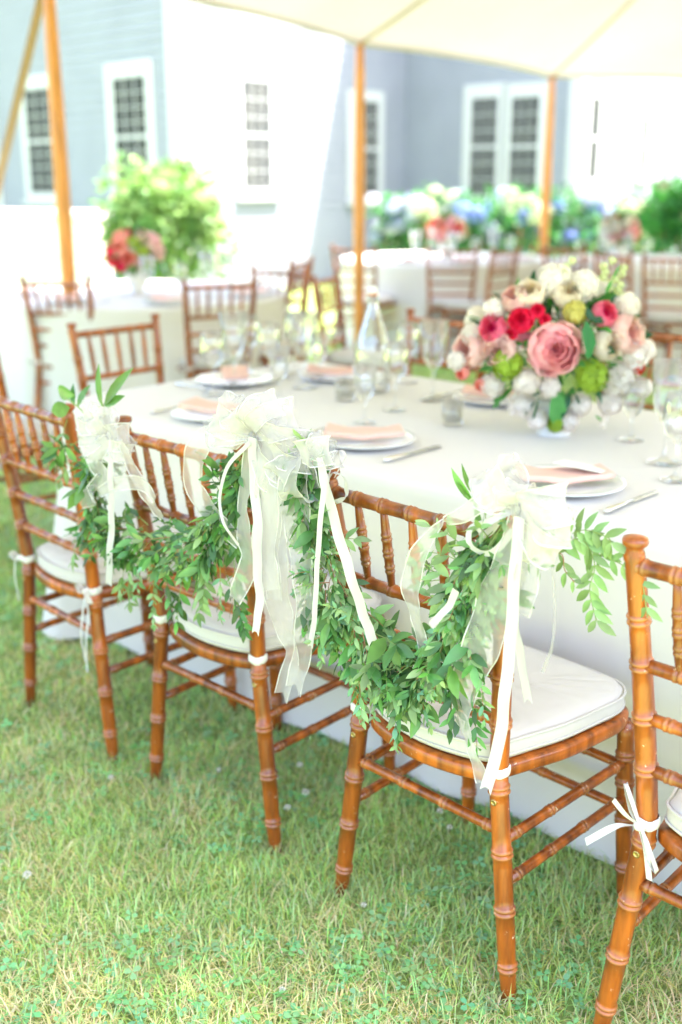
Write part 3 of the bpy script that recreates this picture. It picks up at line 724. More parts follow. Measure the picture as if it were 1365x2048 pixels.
# ------------------------------------------------------------------ table ware
def lathe_mesh(name, prof, m_, seg=28, **k):
    mb = MB(); mb.lathe(prof, seg, **k); return mb.mesh(name, m_)
PLATE = lathe_mesh('plate', [(.001, .004), (.07, .004), (.082, .007), (.128, .017), (.135, .0185), (.135, .0155), (.085, .003), (.07, .0), (.001, .0)], CHINA, 40)
def napkin_mesh():
    mb = MB(); rows = []
    for z_, s in ((0, .96), (.003, 1), (.010, 1), (.0135, .97)):
        row = []
        for k in range(40):
            t = k/40*4; e = int(t); f = t-e
            cs = [(-.105, -.045), (.105, -.035), (.095, .045), (-.10, .05)]
            a, b = cs[e], cs[(e+1) % 4]; x = a[0]+(b[0]-a[0])*f; y = a[1]+(b[1]-a[1])*f
            row.append(Vector((x*s, y*s, z_+.010*(x/.1)**2+.002*math.sin(x*60+y*30))))
        rows.append(row)
    mb.grid(rows, closed=True); c = Vector((0, 0, .0145))
    inner = [Vector((p.x*.5, p.y*.5, .0145+.010*(p.x*.5/.1)**2)) for p in rows[-1]]
    mb.grid([rows[-1], inner], closed=True); mb.add(inner+[c], [(k, (k+1) % 40, 40) for k in range(40)]); mb.add(rows[0], [tuple(range(39, -1, -1))])
    return mb.mesh('napkin', PEACH)
NAPKIN = napkin_mesh()
def goblet_mesh(h, r, name='goblet'):
    b = h*.42
    prof = [(.001, .002), (r*.95, .0), (r*.95, .002), (r*.3, .008), (.006, .02), (.0045, b*.6), (.006, b*.9), (.018, b), (r*.72, b+h*.10), (r*.86, b+h*.28), (r, h), (r-.0015, h), (r*.84, b+h*.28), (r*.68, b+h*.11), (.012, b+.006), (.001, b+.004)]
    mb = MB(); mb.lathe(prof, 24)
    # cut facets in the bowl: shallow flutes
    me = mb.mesh(name, GLASS); return me
GOB_L = goblet_mesh(.25, .046); GOB_S = goblet_mesh(.165, .036)
WINE = lathe_mesh('wine_glass', [(.001, .002), (.036, 0), (.036, .002), (.01, .006), (.004, .02), (.0035, .08), (.012, .092), (.032, .11), (.040, .14), (.037, .18), (.031, .205), (.030, .205), (.036, .18), (.039, .14), (.030, .112), (.001, .095)], GLASS)
TUMB = lathe_mesh('votive', [(.001, 0), (.026, 0), (.03, .004), (.033, .07), (.0315, .07), (.0285, .012), (.001, .01)], GLASS)
def knife_mesh():
    mb = MB()
    mb.tube([(-.115, 0, .005), (-.10, 0, .0055), (-.04, 0, .005), (0, 0, .004)], [.004, .007, .005, .004], 8)
    mb.add([(0, -.004, .002), (.10, -.008, .0025), (.118, .004, .003), (.10, .008, .003), (0, .005, .003), (0, -.004, .005), (.10, -.007, .0035), (.118, .004, .0035), (.10, .007, .005), (0, .005, .006)], [(0, 4, 3, 2, 1), (5, 6, 7, 8, 9), (0, 1, 6, 5), (1, 2, 7, 6), (2, 3, 8, 7), (3, 4, 9, 8)])
    return mb.mesh('knife', SILVER)
def fork_mesh():
    mb = MB(); mb.tube([(-.10, 0, .005), (-.09, 0, .0055), (-.03, 0, .008), (.03, 0, .010), (.045, 0, .008)], [.003, .005, .003, .0028, .005], 8)
    mb.box((.04, -.012, .005), (.058, .012, .008))
    for k in range(4): mb.tube([(.056, -.0098+k*.0065, .0065), (.075, -.0098+k*.0065, .006), (.098, -.009+k*.006, .010)], [.0018, .0016, .0007], 5)
    return mb.mesh('fork', SILVER)
KNIFE = knife_mesh(); FORK = fork_mesh()
def setthing(name, me, p, rz, label, cat, group=None):
    o = obj(name, me, None, p); o.rotation_euler = (0, 0, rz); return tag(o, label, cat, group)
zc = ZT+.002
settings = [('in front of the chair at the near left corner', tab(-.74, .20, zc), .0, 1), ('in front of the chair with the big sheer bow', tab(-.20, .235, zc), .35, 1), ('beside the right sheer bow, near edge of the table', tab(.42, .21, zc), .45, 1),
            ('at the left short end of the table', tab(-1.13, .62, zc), .5, 0), ('on the far side behind the swing top bottle', tab(-.93, .92, zc), .4, 0), ('on the far side left of the bouquet', tab(-.28, .95, zc), .2, 0), ('near edge, cut off at the right of the picture', tab(1.1, .22, zc), .3, 1)]
for i, (wh, p, ra, near) in enumerate(settings):
    rz = -TA if i != 3 else -TA-PI/2
    setthing('plate', PLATE, p, rz, 'white china dinner plate '+wh, 'plate', 'dinner plates on the garland table')
    setthing('napkin', NAPKIN, p+Vector((0, 0, .019)), rz+ra+.35, 'folded peach napkin on the plate '+wh, 'napkin', 'folded peach napkins')
    R_ = Matrix.Rotation(rz, 3, 'Z'); sgn = 1 if near else -1
    setthing('knife', KNIFE, p+R_ @ Vector((sgn*.175, -.01, .0)), rz+PI/2, 'silver knife right of the plate '+wh, 'knife', 'silver knives')
    setthing('fork', FORK, p+R_ @ Vector((-sgn*.17, -.01, .0)), rz+PI/2, 'silver fork left of the plate '+wh, 'fork', 'silver forks')
mc = MB(); mc.box((-.055, -.037, 0), (.055, .037, .0012)); o = mc.build('menu_card', CARD, None, smooth=False, loc=tab(.44, .25, zc+.044)); o.rotation_euler = (-.12, .08, -TA+.2)
tag(o, 'blank white card lying on the napkin beside the right sheer bow', 'card')

gl = [(GOB_L, 1328, 925, 'tall clear goblet at the right edge of the table', 'goblet'), (GOB_L, 866, 800, 'tall clear goblet left of the flower bouquet', 'goblet'), (GOB_S, 1262, 880, 'short goblet between the bouquet and the tall right goblet', 'goblet'),
      (WINE, 428, 790, 'wine glass beside the peach napkin at the left end', 'wine glass'), (WINE, 500, 745, 'wine glass behind the left end place setting', 'wine glass'), (WINE, 592, 738, 'wine glass midway between the left napkins and the bottle', 'wine glass'),
      (GOB_S, 640, 760, 'short goblet just left of the swing top bottle', 'goblet'), (TUMB, 690, 800, 'small glass votive in front of the swing top bottle', 'votive'), (TUMB, 905, 850, 'small glass votive under the left side of the bouquet', 'votive'),
      (WINE, 815, 765, 'wine glass right of the swing top bottle', 'wine glass'), (WINE, 1350, 960, 'wine glass nearest the right edge of the picture', 'wine glass'), (WINE, 540, 765, 'wine glass left of centre between the two left plates', 'wine glass'), (GOB_L, 470, 775, 'tall goblet beside the second peach napkin from left', 'goblet'), (GOB_S, 730, 845, 'short goblet beyond the napkin behind the satin tie', 'goblet'), (WINE, 790, 820, 'wine glass in the middle of the table between bottle and bouquet', 'wine glass'), (GOB_L, 610, 775, 'tall goblet in the middle left of the table', 'goblet'),
      (GOB_S, 560, 800, 'short goblet behind the big sheer bow', 'goblet'), (TUMB, 455, 735, 'small glass votive by the left end napkin', 'votive')]
vots = []
for me, px, py, lb, cat in gl:
    o = setthing(cat.replace(' ', '_'), me, atz(px, py, zc), rnd(0, 3), lb, cat, 'glassware on the garland table')
    if cat == 'votive': vots.append(o)
wax = lathe_mesh('wax', [(.001, .012), (.028, .012), (.029, .035), (.001, .037)], mat('ivory wax', (.85, .78, .55), .5), 16)
for v in vots: obj('wax', wax, v)
# swing top bottle
bt = empty('bottle', atz(745, 782, zc), 0, 'clear swing top water bottle with a white stopper in the middle of the table', 'bottle')
mb = MB(); mb.lathe([((r_*1.42 if z_ < .25 else r_*1.15) if r_ > .002 else r_, z_) for r_, z_ in [(.001, .004), (.034, .0), (.040, .004), (.042, .02), (.042, .13), (.040, .155), (.031, .195), (.021, .235), (.0150, .285), (.0145, .30), (.0165, .302), (.0165, .310), (.0125, .311), (.0125, .285), (.019, .235), (.029, .195), (.0385, .155), (.0405, .13), (.0405, .02), (.036, .008), (.001, .012)]], 32)
mb.build('glass_body', GLASS, bt)
mb = MB(); mb.lathe([(.0135, .312), (.0145, .318), (.014, .33), (.009, .337), (.001, .339)], 16); mb.build('stopper', CERAMIC, bt)
mb = MB(); mb.lathe([(.0125, .308), (.0152, .310), (.0152, .317), (.0125, .319)], 16); mb.build('gasket', mat('orange rubber gasket', (.70, .25, .07), .6), bt)
mb = MB()
for s in (-1, 1): mb.tube([(s*.0185, 0, .285), (s*.021, 0, .30), (s*.017, 0, .325), (s*.005, 0, .342)], .0012, 5)
mb.tube([(-.005, 0, .342), (.005, 0, .342)], .0012, 5); mb.build('wire_bail', SILVER, bt)

# ------------------------------------------------------------------ leaves
def leaf_mesh(name, L_, W_, m_, fold=.25, droop=.18, tip=.5, seg=5):
    """elliptic leaf along +x, folded along its midrib, drooping to the tip"""
    mb = MB(); rows = []
    for i in range(seg+1):
        t = i/seg; w_ = W_*.5*(math.sin(PI*min(1, t**(.75+tip*.35))))**.85 if 0 < i < seg else W_*.02
        z = -droop*L_*t*t; x = L_*t
        rows.append([Vector((x, -w_, z+fold*w_)), Vector((x, 0, z)), Vector((x, w_, z+fold*w_))])
    mb.grid(rows); 
    return mb
def tint(c): return (*c, 1)
LEAFK = {'big': (.052, .0195), 'mid': (.037, .0135), 'small': (.022, .0088), 'slim': (.045, .0095)}
def leaf_variants(kind, m_, nv=4):
    out = []
    for v in range(nv):
        L_, W_ = LEAFK[kind]; mb = leaf_mesh('leaf', L_, W_, m_, fold=rnd(.05, .45), droop=rnd(-.05, .35), tip=rnd(.2, .7))
        k = rnd(.4, 1.75); t = (k*rnd(.85, 1.45), k, k*rnd(.7, 1.2), 1); mb.c = [t]*len(mb.v)
        out.append((mb, mb.mesh('leaf', m_, color=True)))
    return out
LV = {('big', 0): leaf_variants('big', LEAF_A, 5), ('mid', 0): leaf_variants('mid', LEAF_A, 4), ('mid', 1): leaf_variants('mid', LEAF_B, 5), ('small', 1): leaf_variants('small', LEAF_B, 5), ('slim', 0): leaf_variants('slim', LEAF_A, 4)}

class Greens:
    """collects stems and leaves of one plant-like thing, then builds them"""
    def __init__(s): s.leaves = []; s.stem = MB(); s.stem2 = MB()
    def sprig(s, p, d, L_, key, gap, scale=1, grav=.6, red=False, both=True, start=.1, r=.0011, wander=.25):
        p = Vector(p); d = Vector(d).normalized(); n = max(3, int(L_/gap)); pts = [p.copy()]; st = L_/n
        side = d.cross(Vector((0, 0, 1))); side = side.normalized() if side.length > .1 else Vector((1, 0, 0))
        tw = rnd(0, 6)
        for i in range(n):
            d = (d+Vector((rnd(-1, 1), rnd(-1, 1), rnd(-1, 1)))*wander*.3+Vector((0, 0, -grav*st*4))).normalized()
            p = p+d*st; pts.append(p.copy())
            if i/n < start: continue
            tw += rnd(1.2, 2.0)
            a = d.orthogonal().normalized(); a = Matrix.Rotation(tw, 3, d) @ a
            sc_ = scale*rnd(.75, 1.2)*(1 if i < n-2 else .7)
            for q in ((1, -1) if both else (1 if i % 2 else -1,)):
                ld = (a*q*rnd(.7, 1.1)+d*rnd(.5, .9)+Vector((0, 0, -.25*grav))).normalized()
                s.leaf(p, ld, key, sc_)
        s.leaf(p, d, key, scale*.8)
        (s.stem2 if red else s.stem).tube(pts, [r*(1-.5*i/len(pts)) for i in range(len(pts))], 4, cap=False)
    def leaf(s, p, ld, key, sc_, up=None):
        upv = (up if up is not None else Vector((rnd(-.8, .8), rnd(-.8, .8), rnd(.1, 1)))-TN*.55)
        x = Vector(ld).normalized(); y = upv.cross(x)
        if y.length < 1e-3: y = x.orthogonal()
        y.normalize(); z = x.cross(y)
        M = Matrix(((x.x, y.x, z.x, p[0]), (x.y, y.y, z.y, p[1]), (x.z, y.z, z.z, p[2]), (0, 0, 0, 1)))
        v = random.randrange(len(LV[key])); s.leaves.append((M, key, v, sc_, Vector(p)))
    def build(s, root, view, cap=300):
        base = Vector(root.location)
        if s.stem.v:
            s.stem.v = [tuple(Vector(v)-base) for v in s.stem.v]; tag(s.stem.build('stem', STEM, root), kind='stuff')
        if s.stem2.v:
            s.stem2.v = [tuple(Vector(v)-base) for v in s.stem2.v]; tag(s.stem2.build('reddish_stem', STEM_R, root), kind='stuff')
        # the leaves that show largest: big and on the outside towards the viewer
        def score(e): return (LEAFK[e[1][0]][0]*e[3])*(1+4*max(-.08, min(.1, (e[4]-base).dot(-TN)))*5)
        s.leaves.sort(key=score, reverse=True)
        for M, key, v, sc_, p in s.leaves[:cap]:
            o = obj('leaf', LV[key][v][1], root); M2 = M.copy(); M2.translation = p-base; o.matrix_local = M2 @ Matrix.Scale(sc_, 4)
        mb = {0: MB(), 1: MB()}
        for M, key, v, sc_, p in s.leaves[cap:]:
            src = LV[key][v][0]; M2 = M.copy(); M2.translation = p-base; M2 = M2 @ Matrix.Scale(sc_, 4)
            mb[key[1]].add([M2 @ Vector(q) for q in src.v], src.f, 0, src.c[0])
        for k, nm in ((0, 'ruscus_foliage'), (1, 'eucalyptus_foliage')):
            if mb[k].v: tag(mb[k].build(nm, (LEAF_A, LEAF_B)[k], root, color=True), kind='stuff')

def swag(G, path, radii, count, mix, nplane_wob=.012, down=.7):
    C = catmull(path, 8); n = len(C); R_ = lerp_list(radii, n); bz = MB()
    G.stem.tube(C, .0035, 6)
    for i in range(count):
        t = random.random()*(n-1); k = min(int(t), n-2); f = t-k; c = C[k].lerp(C[k+1], f); r = R_[k]*(1-f)+R_[k+1]*f
        tg = (C[min(k+2, n-1)]-C[max(k-1, 0)]).normalized(); a = tg.orthogonal().normalized(); q = rnd(0, 2*PI)
        o = Matrix.Rotation(q, 3, tg) @ a
        if o.dot(TN) > .3: o = o-TN*(1.2*o.dot(TN)); o.normalize()       # flattened against the chair back
        flow = (1 if tg.z < 0 else -1)*(1 if random.random() < .88 else -1)
        d = (tg*flow*.8+o*rnd(.35, .9)+Vector((0, 0, -down*rnd(.1, 1.5)))).normalized()
        key, gap, L_ = random.choices([m[0] for m in mix], [m[1] for m in mix])[0], 0, 0
        gap = {'big': .017, 'mid': .014, 'small': .010, 'slim': .016}[key[0]]
        G.sprig(c+o*r*rnd(.1, .55), d, rnd(.045, .085)*(.4+r*9), key, gap, rnd(.65, 1.35), grav=rnd(.2, .8), red=key[1] == 1 and random.random() < .5, both=key[0] != 'big' or True)
NG = -.565
def gp(px, py, n=NG): return atn(px, py, n)

# garland B: from the second bow's side down and up to the third bow
pathB = [gp(626, 892), gp(628, 965), gp(640, 1060), gp(668, 1160), gp(722, 1250), (gp(800, 1318)), gp(862, 1318), gp(915, 1262), gp(938, 1180), gp(968, 1105), gp(1012, 1045)]
rootB = empty('leaf_garland', gp(800, 1318), 0, 'thick eucalyptus and ruscus garland swagged low across the honey wood chair', 'garland', 'leaf garlands on the chair backs')
G = Greens()
swag(G, pathB, [.008, .014, .024, .042, .055, .055, .052, .05, .046, .034, .018], 430, [(('mid', 1), 4), (('mid', 0), 3), (('small', 1), 4), (('big', 0), 2)])
# hanging ends below the swag
for px, py, L_ in ((700, 1330, .11), (718, 1360, .08), (745, 1360, .07), (790, 1370, .11), (800, 1380, .08), (840, 1370, .08), (905, 1340, .10), (945, 1340, .13), (960, 1300, .12), (925, 1350, .08), (660, 1250, .09), (640, 1200, .12), (612, 1160, .10), (622, 1120, .13), (690, 1300, .1)):
    key = random.choice([('small', 1), ('small', 1), ('mid', 0)]); G.sprig(gp(px, py, NG-.02), (rnd(-.25, .25), 0, -1), L_, key, .011 if key[0] == 'small' else .016, 1, grav=1, red=random.random() < .6)
for px, py, dx in ((640, 1130, -.9), (630, 1180, -.8), (980, 1130, -.8), (900, 1130, -.7), (880, 1160, -.9)): G.sprig(gp(px, py, NG-.01), TU*dx+Vector((0, 0, -.2)), .055, ('small', 1), .011, 1, grav=.8)
for px, py, ang in ((955, 1120, 2.5), (945, 1140, 2.7), (930, 1170, 2.9)):
    G.sprig(gp(px, py, NG-.02), TU*math.cos(ang)+Vector((0, 0, math.sin(ang))), .095, ('mid', 1), .015, 1, grav=1.0)
# tall slender leaves rising beside the bow
def big_leaf(G, px0, py0, px1, py1, key, n0=NG-.01, n1=None, wf=1.0):
    a = gp(px0, py0, n0); b = gp(px1, py1, n1 if n1 is not None else n0); L0 = LEAFK[key[0]][0]; G.leaf(a, b-a, key, (b-a).length/L0*wf, up=-TN+Vector((rnd(-.3, .3), 0, rnd(-.2, .4))))
for a in ((968, 1070, 945, 1002), (948, 1005, 907, 965), (946, 1000, 885, 940), (948, 990, 918, 928), (966, 1075, 950, 1010)): big_leaf(G, *a, ('slim', 0))
G.stem.tube([gp(970, 1100), gp(962, 1050), gp(948, 1003), gp(945, 985)], .0012, 5)
for a in ((985, 1110, 1000, 1062), (978, 1120, 955, 1078), (990, 1130, 1020, 1080), (960, 1110, 968, 1060), (1000, 1135, 1030, 1090), (975, 1135, 990, 1150)): big_leaf(G, *a, ('big', 0), wf=1.0)
G.build(rootB, -TN)
# dark wire that ties the stem ends
wm = MB(); c = gp(626, 948, NG-.006)-Vector(rootB.location); wm.lathe([(.009, -.003), (.0105, 0), (.009, .003)], 12, Matrix.Translation(c)); wm.build('binding_wire', mat('black florist wire', (.02, .02, .02), .5), rootB)

# garland end right of the third bow
rootC = empty('leaf_sprig', gp(1120, 1080, -.5), 0, 'loose eucalyptus sprig trailing right of the third bow against the tablecloth', 'sprig')
G = Greens()
def wand(G, pts, key, gap, n_, scale=1, red=False):
    C = catmull([gp(a, b, n_) for a, b in pts], 6); L_ = 0; G_ = (G.stem2 if red else G.stem); G_.tube(C, .0009, 4)
    acc = 0; sg = 1
    for i in range(1, len(C)):
        seg = (C[i]-C[i-1]); acc += seg.length
        if acc > gap:
            acc = 0; d = seg.normalized(); sg = -sg; a = d.cross(TN).normalized()
            for q in (1, -1): G.leaf(C[i], d*.7+a*q+Vector((0, 0, -.3)), key, scale*rnd(.8, 1.15), up=-TN+Vector((rnd(-.5, .5), rnd(-.5, .5), .4)))
wand(G, [(1060, 1075), (1120, 1075), (1170, 1060), (1215, 1075), (1222, 1085)], ('mid', 1), .014, -.5, .9)
wand(G, [(1110, 1085), (1165, 1080), (1190, 1130), (1180, 1180), (1193, 1240)], ('mid', 1), .013, -.5, .9)
wand(G, [(1100, 1100), (1125, 1110), (1130, 1140), (1150, 1165)], ('mid', 1), .016, -.5, .7, True)
wand(G, [(1150, 1070), (1190, 1090), (1205, 1110)], ('mid', 1), .014, -.49, .8)
wand(G, [(1200, 1110), (1245, 1130), (1282, 1165), (1290, 1195), (1296, 1235)], ('mid', 1), .016, -.49, .8)
wand(G, [(1040, 1095), (1060, 1120), (1085, 1140)], ('slim', 0), .02, -.55, .6, True)
G.build(rootC, -TN)

# garland A: between the first and second bows
pathA = [gp(205, 905), gp(190, 985), gp(215, 1045), gp(300, 1072), gp(385, 1082), gp(440, 1050), gp(468, 985), gp(492, 905)]
rootA = empty('leaf_garland', gp(300, 1072), 0, 'leafy ruscus garland hanging between the first and second sheer bows', 'garland', 'leaf garlands on the chair backs')
G = Greens()
swag(G, pathA, [.02, .03, .038, .045, .05, .045, .03, .014], 240, [(('big', 0), 3), (('mid', 0), 4), (('mid', 1), 2), (('small', 1), 1)])
for px, py, L_ in ((365, 1160, .09), (262, 1120, .10), (250, 1130, .07), (330, 1130, .10), (455, 1150, .12), (468, 1120, .12), (420, 1120, .09), (400, 1130, .10), (150, 1080, .05), (310, 1140, .12), (285, 1110, .09), (440, 1130, .11)):
    G.sprig(gp(px, py, NG-.01), (rnd(-.3, .3), 0, -1), L_, random.choice([('small', 1), ('mid', 0), ('mid', 1)]), .013, 1, grav=1, red=random.random() < .3)
for px, py in ((190, 1060), (200, 1080), (180, 1045), (205, 1100)): G.sprig(gp(px, py, NG), -TU+Vector((0, 0, -.3)), .06, ('mid', 0), .014, 1, grav=1)
# leaves around and above the first bow
for a in ((205, 815, 190, 728), (208, 812, 255, 735), (150, 812, 138, 768), (150, 790, 103, 780), (140, 815, 92, 825), (155, 815, 165, 770), (210, 815, 240, 790)): big_leaf(G, *a, ('slim' if a[3] < 740 else 'big', 0), n0=NG+.03, wf=1)
G.stem.tube([gp(215, 870), gp(208, 815), gp(200, 790)], .0016, 5); G.stem.tube([gp(200, 860), gp(155, 812), gp(130, 795)], .0016, 5)
for px, py, dx, dz in ((135, 840, -.5, -.8), (120, 870, -.3, -.9), (140, 900, -.4, -1), (150, 930, 0, -1), (165, 925, .2, -.9), (150, 900, -1, 0), (180, 900, -.8, -.5), (190, 930, -.4, -1), (160, 880, -1, -.5), (210, 900, -.5, -1)):
    G.sprig(gp(px, py, NG+.02), TU*dx+Vector((0, 0, dz)), rnd(.05, .09), random.choice([('big', 0), ('mid', 0), ('mid', 1)]), .015, .95, grav=.8)
G.build(rootA, -TN)

# ------------------------------------------------------------------ ribbons
UP = Vector((0, 0, 1)); OUT = -TN
def local(pts, root): b = Vector(root.location); return [Vector(p)-b for p in pts]
def loop(root, c, ang, L_, w_, B=.03, name='loop', m_=None, edge=True, sag=.15, pinch=.22, ruffle=.06):
    """bow loop leaving the knot c at angle ang in the plane of the chair back"""
    d = TU*math.cos(ang)+UP*math.sin(ang); pr = TU*-math.sin(ang)+UP*math.cos(ang)
    P = [c, c+d*L_*.35+OUT*B*.8+pr*L_*.05, c+d*L_*.8+OUT*B*1.0-UP*sag*L_*.3, c+d*L_*1.0-UP*sag*L_*.6, c+d*L_*.8-OUT*B*.5-UP*sag*L_*.6, c+d*L_*.35-OUT*B*.4-pr*L_*.05, c]
    W_ = [w_*pinch, w_*.75, w_, w_*1.0, w_, w_*.7, w_*pinch]
    return edged(name, root, local(P, root), W_, [pr+OUT*.15, pr+OUT*.3, pr, pr-OUT*.2, pr, pr, pr], m_ or ORGANZA, edge=edge, per=6, cols=6, ruffle=ruffle, curl=.1)
def tail(root, pix, w_, n_=NG-.03, name='tail', m_=None, edge=True, wd=None, swallow=0, ruffle=.05, curl=.05, nvar=None):
    if nvar: P = [atn(a, b, n_+v) for (a, b), v in zip(pix, nvar)]
    else: P = [atn(a, b, n_+rnd(-.006, .006)) for a, b in pix]
    return edged(name, root, local(P, root), w_, wd or TU, m_ or ORGANZA, edge=edge, per=7, cols=6 if edge else 3, swallow=swallow, ruffle=ruffle, curl=curl)
def knot(root, c, r, h, m_=None):
    k = MB(); M = Matrix.Translation(Vector(c)-Vector(root.location)); k.lathe([(r*.5, -h), (r*.85, -h*.6), (r, 0), (r*.9, h*.5), (r*.5, h)], 14, M, cap0=True, cap1=True); k.build('knot', m_ or SATIN, root)

# third bow, on the honey chair's right post
cK = gp(1038, 1015, NG-.02); B3 = empty('ribbon_bow', cK, 0, 'large sheer and satin bow at the right end of the thick garland', 'bow', 'sheer ribbon bows on the chairs')
loop(B3, cK, 2.25, .072, .066, .035, sag=.0); loop(B3, cK, 2.7, .066, .05, .03, sag=.1)
loop(B3, cK, .35, .085, .06, .03); loop(B3, cK, .02, .088, .055, .035, sag=.3); loop(B3, cK, -.55, .085, .055, .03, sag=.2); loop(B3, cK, 1.6, .04, .045, .03); loop(B3, cK, -.95, .07, .05, .02)
loop(B3, cK, 3.6, .075, .012, .02, m_=SATIN, edge=False, sag=.5, pinch=.9)
knot(B3, cK, .013, .018, ORGANZA); knot(B3, cK-OUT*.002, .009, .014)
tail(B3, [(1035, 1030), (1015, 1120), (990, 1200), (965, 1290), (935, 1360), (925, 1430), (945, 1500), (968, 1565)], [.025, .05, .062, .062, .05, .045, .045, .03], wd=[TU, TU+OUT*.3, TU, TU-OUT*.5, TU+OUT*.2, TU+OUT*.7, TU])
tail(B3, [(1040, 1035), (1030, 1150), (1022, 1280), (1010, 1390), (1000, 1480), (975, 1572)], [.018, .021, .021, .021, .021, .021], m_=SATIN, edge=False, n_=NG-.045, swallow=.012)
tail(B3, [(1045, 1035), (1048, 1130), (1030, 1230), (1040, 1300), (1055, 1395)], [.016, .014, .013, .015, .015], m_=SATIN, edge=False, n_=NG-.01, swallow=.01)
tail(B3, [(1030, 1005), (985, 995), (925, 1030), (880, 1050), (838, 1110), (822, 1180), (835, 1240), (850, 1305)], [.02, .03, .026, .012, .034, .042, .036, .02], wd=[UP, UP, UP+TU, TU+UP*.4, TU, TU+OUT*.4, TU])
tail(B3, [(1028, 1010), (975, 1040), (940, 1060), (945, 1095), (985, 1105), (1028, 1060)], .011, m_=SATIN, edge=False, wd=[OUT+UP*.5, OUT*.5+TU, TU, OUT*.4+UP, UP])
tail(B3, [(912, 1180), (900, 1210), (880, 1232), (862, 1252)], .012, m_=SATIN, edge=False, n_=NG-.075, wd=TU+UP*.3)
tail(B3, [(1050, 1035), (1062, 1100), (1050, 1180), (1042, 1230)], [.03, .04, .045, .03], n_=NG-.02)
tail(B3, [(1060, 1035), (1100, 1110), (1110, 1200), (1105, 1290), (1085, 1345)], .006, m_=ORGANZA, edge=False, n_=NG+.09)

# second bow, between the second chair and the honey chair
cK = gp(512, 870, NG-.02); B2 = empty('ribbon_bow', cK, 0, 'largest sheer bow with many long tails, between the second chair and the honey chair', 'bow', 'sheer ribbon bows on the chairs')
for ang, L_, w_, s_ in ((2.6, .095, .07, .2), (3.0, .10, .06, .4), (2.1, .06, .05, .1), (.5, .11, .07, .1), (.1, .13, .075, .3), (-.3, .12, .07, .3), (1.2, .06, .06, .1), (-.7, .10, .06, .1), (.9, .09, .06, .1), (-.1, .10, .07, .6)):
    loop(B2, cK, ang, L_, w_, rnd(.025, .045), sag=s_)
loop(B2, gp(600, 905, NG-.03), -1.5, .075, .06, .03); loop(B2, gp(600, 905, NG-.03), -2.2, .06, .06, .03); loop(B2, gp(600, 905, NG-.03), .3, .07, .05, .03)
knot(B2, cK, .012, .017, ORGANZA)
tail(B2, [(505, 875), (508, 950), (516, 1050), (515, 1130), (520, 1200), (512, 1260)], [.02, .024, .024, .024, .022, .018], m_=SATIN, edge=False, n_=NG-.05, swallow=.01)
tail(B2, [(490, 870), (430, 860), (392, 910), (388, 970), (425, 1030), (480, 1085)], [.03, .05, .055, .05, .05, .03], wd=[UP, UP+TU, TU, TU, TU+UP, UP], n_=NG-.03)
tail(B2, [(500, 885), (455, 935), (440, 1000), (450, 1050), (478, 1090)], .008, m_=SATIN, edge=False, n_=NG-.055)
tail(B2, [(505, 885), (490, 980), (488, 1060), (500, 1120), (480, 1175), (470, 1200)], [.03, .042, .045, .04, .035, .03], n_=NG-.04, wd=[TU, TU+OUT*.4, TU, TU-OUT*.4, TU])
tail(B2, [(540, 890), (555, 1000), (550, 1110), (560, 1220), (585, 1310), (565, 1385)], [.06, .085, .085, .07, .05, .035], n_=NG-.02, swallow=.015, wd=[TU, TU, TU+OUT*.2, TU, TU+OUT*.3, TU-UP*.1])
tail(B2, [(590, 900), (592, 1000), (600, 1100), (612, 1200), (606, 1300), (590, 1370)], [.06, .07, .055, .05, .045, .04], n_=NG-.03, swallow=.015)
tail(B2, [(570, 900), (548, 1000), (540, 1100), (552, 1200)], [.05, .055, .05, .04], n_=NG-.035)
tail(B2, [(520, 880), (535, 980), (530, 1100), (545, 1180)], [.04, .06, .06, .05], n_=NG-.045)

# satin tie on the honey chair's left post
cK = gp(652, 958, NG-.01); B4 = empty('ribbon_bow', cK, 0, 'narrow satin ribbon tie with one loop on the left post of the honey chair', 'bow')
tail(B4, [(640, 915), (650, 965), (678, 1070), (705, 1160), (728, 1230), (745, 1278)], [.014, .022, .024, .024, .024, .024], m_=SATIN, edge=False, n_=NG-.045, swallow=.012)
tail(B4, [(650, 960), (640, 1060), (634, 1150), (630, 1230), (622, 1290)], .012, m_=SATIN, edge=False, n_=NG-.06, swallow=.006)
tail(B4, [(652, 962), (668, 945), (690, 960), (692, 990), (672, 1003), (655, 985)], .010, m_=SATIN, edge=False, n_=NG-.01, wd=[OUT+UP*.3, OUT*.6+TU*.6, TU, OUT*.6+UP, OUT+UP*.3])
tail(B4, [(655, 960), (675, 905), (692, 912), (670, 955)], .012, m_=SATIN, edge=False, n_=NG, wd=OUT+TU*.5)
loop(B4, gp(640, 920), 1.3, .05, .04, .02); loop(B4, gp(640, 920), 2.3, .05, .04, .02); loop(B4, gp(645, 930), .5, .045, .03, .02)
knot(B4, gp(652, 958, NG-.02), .007, .009)

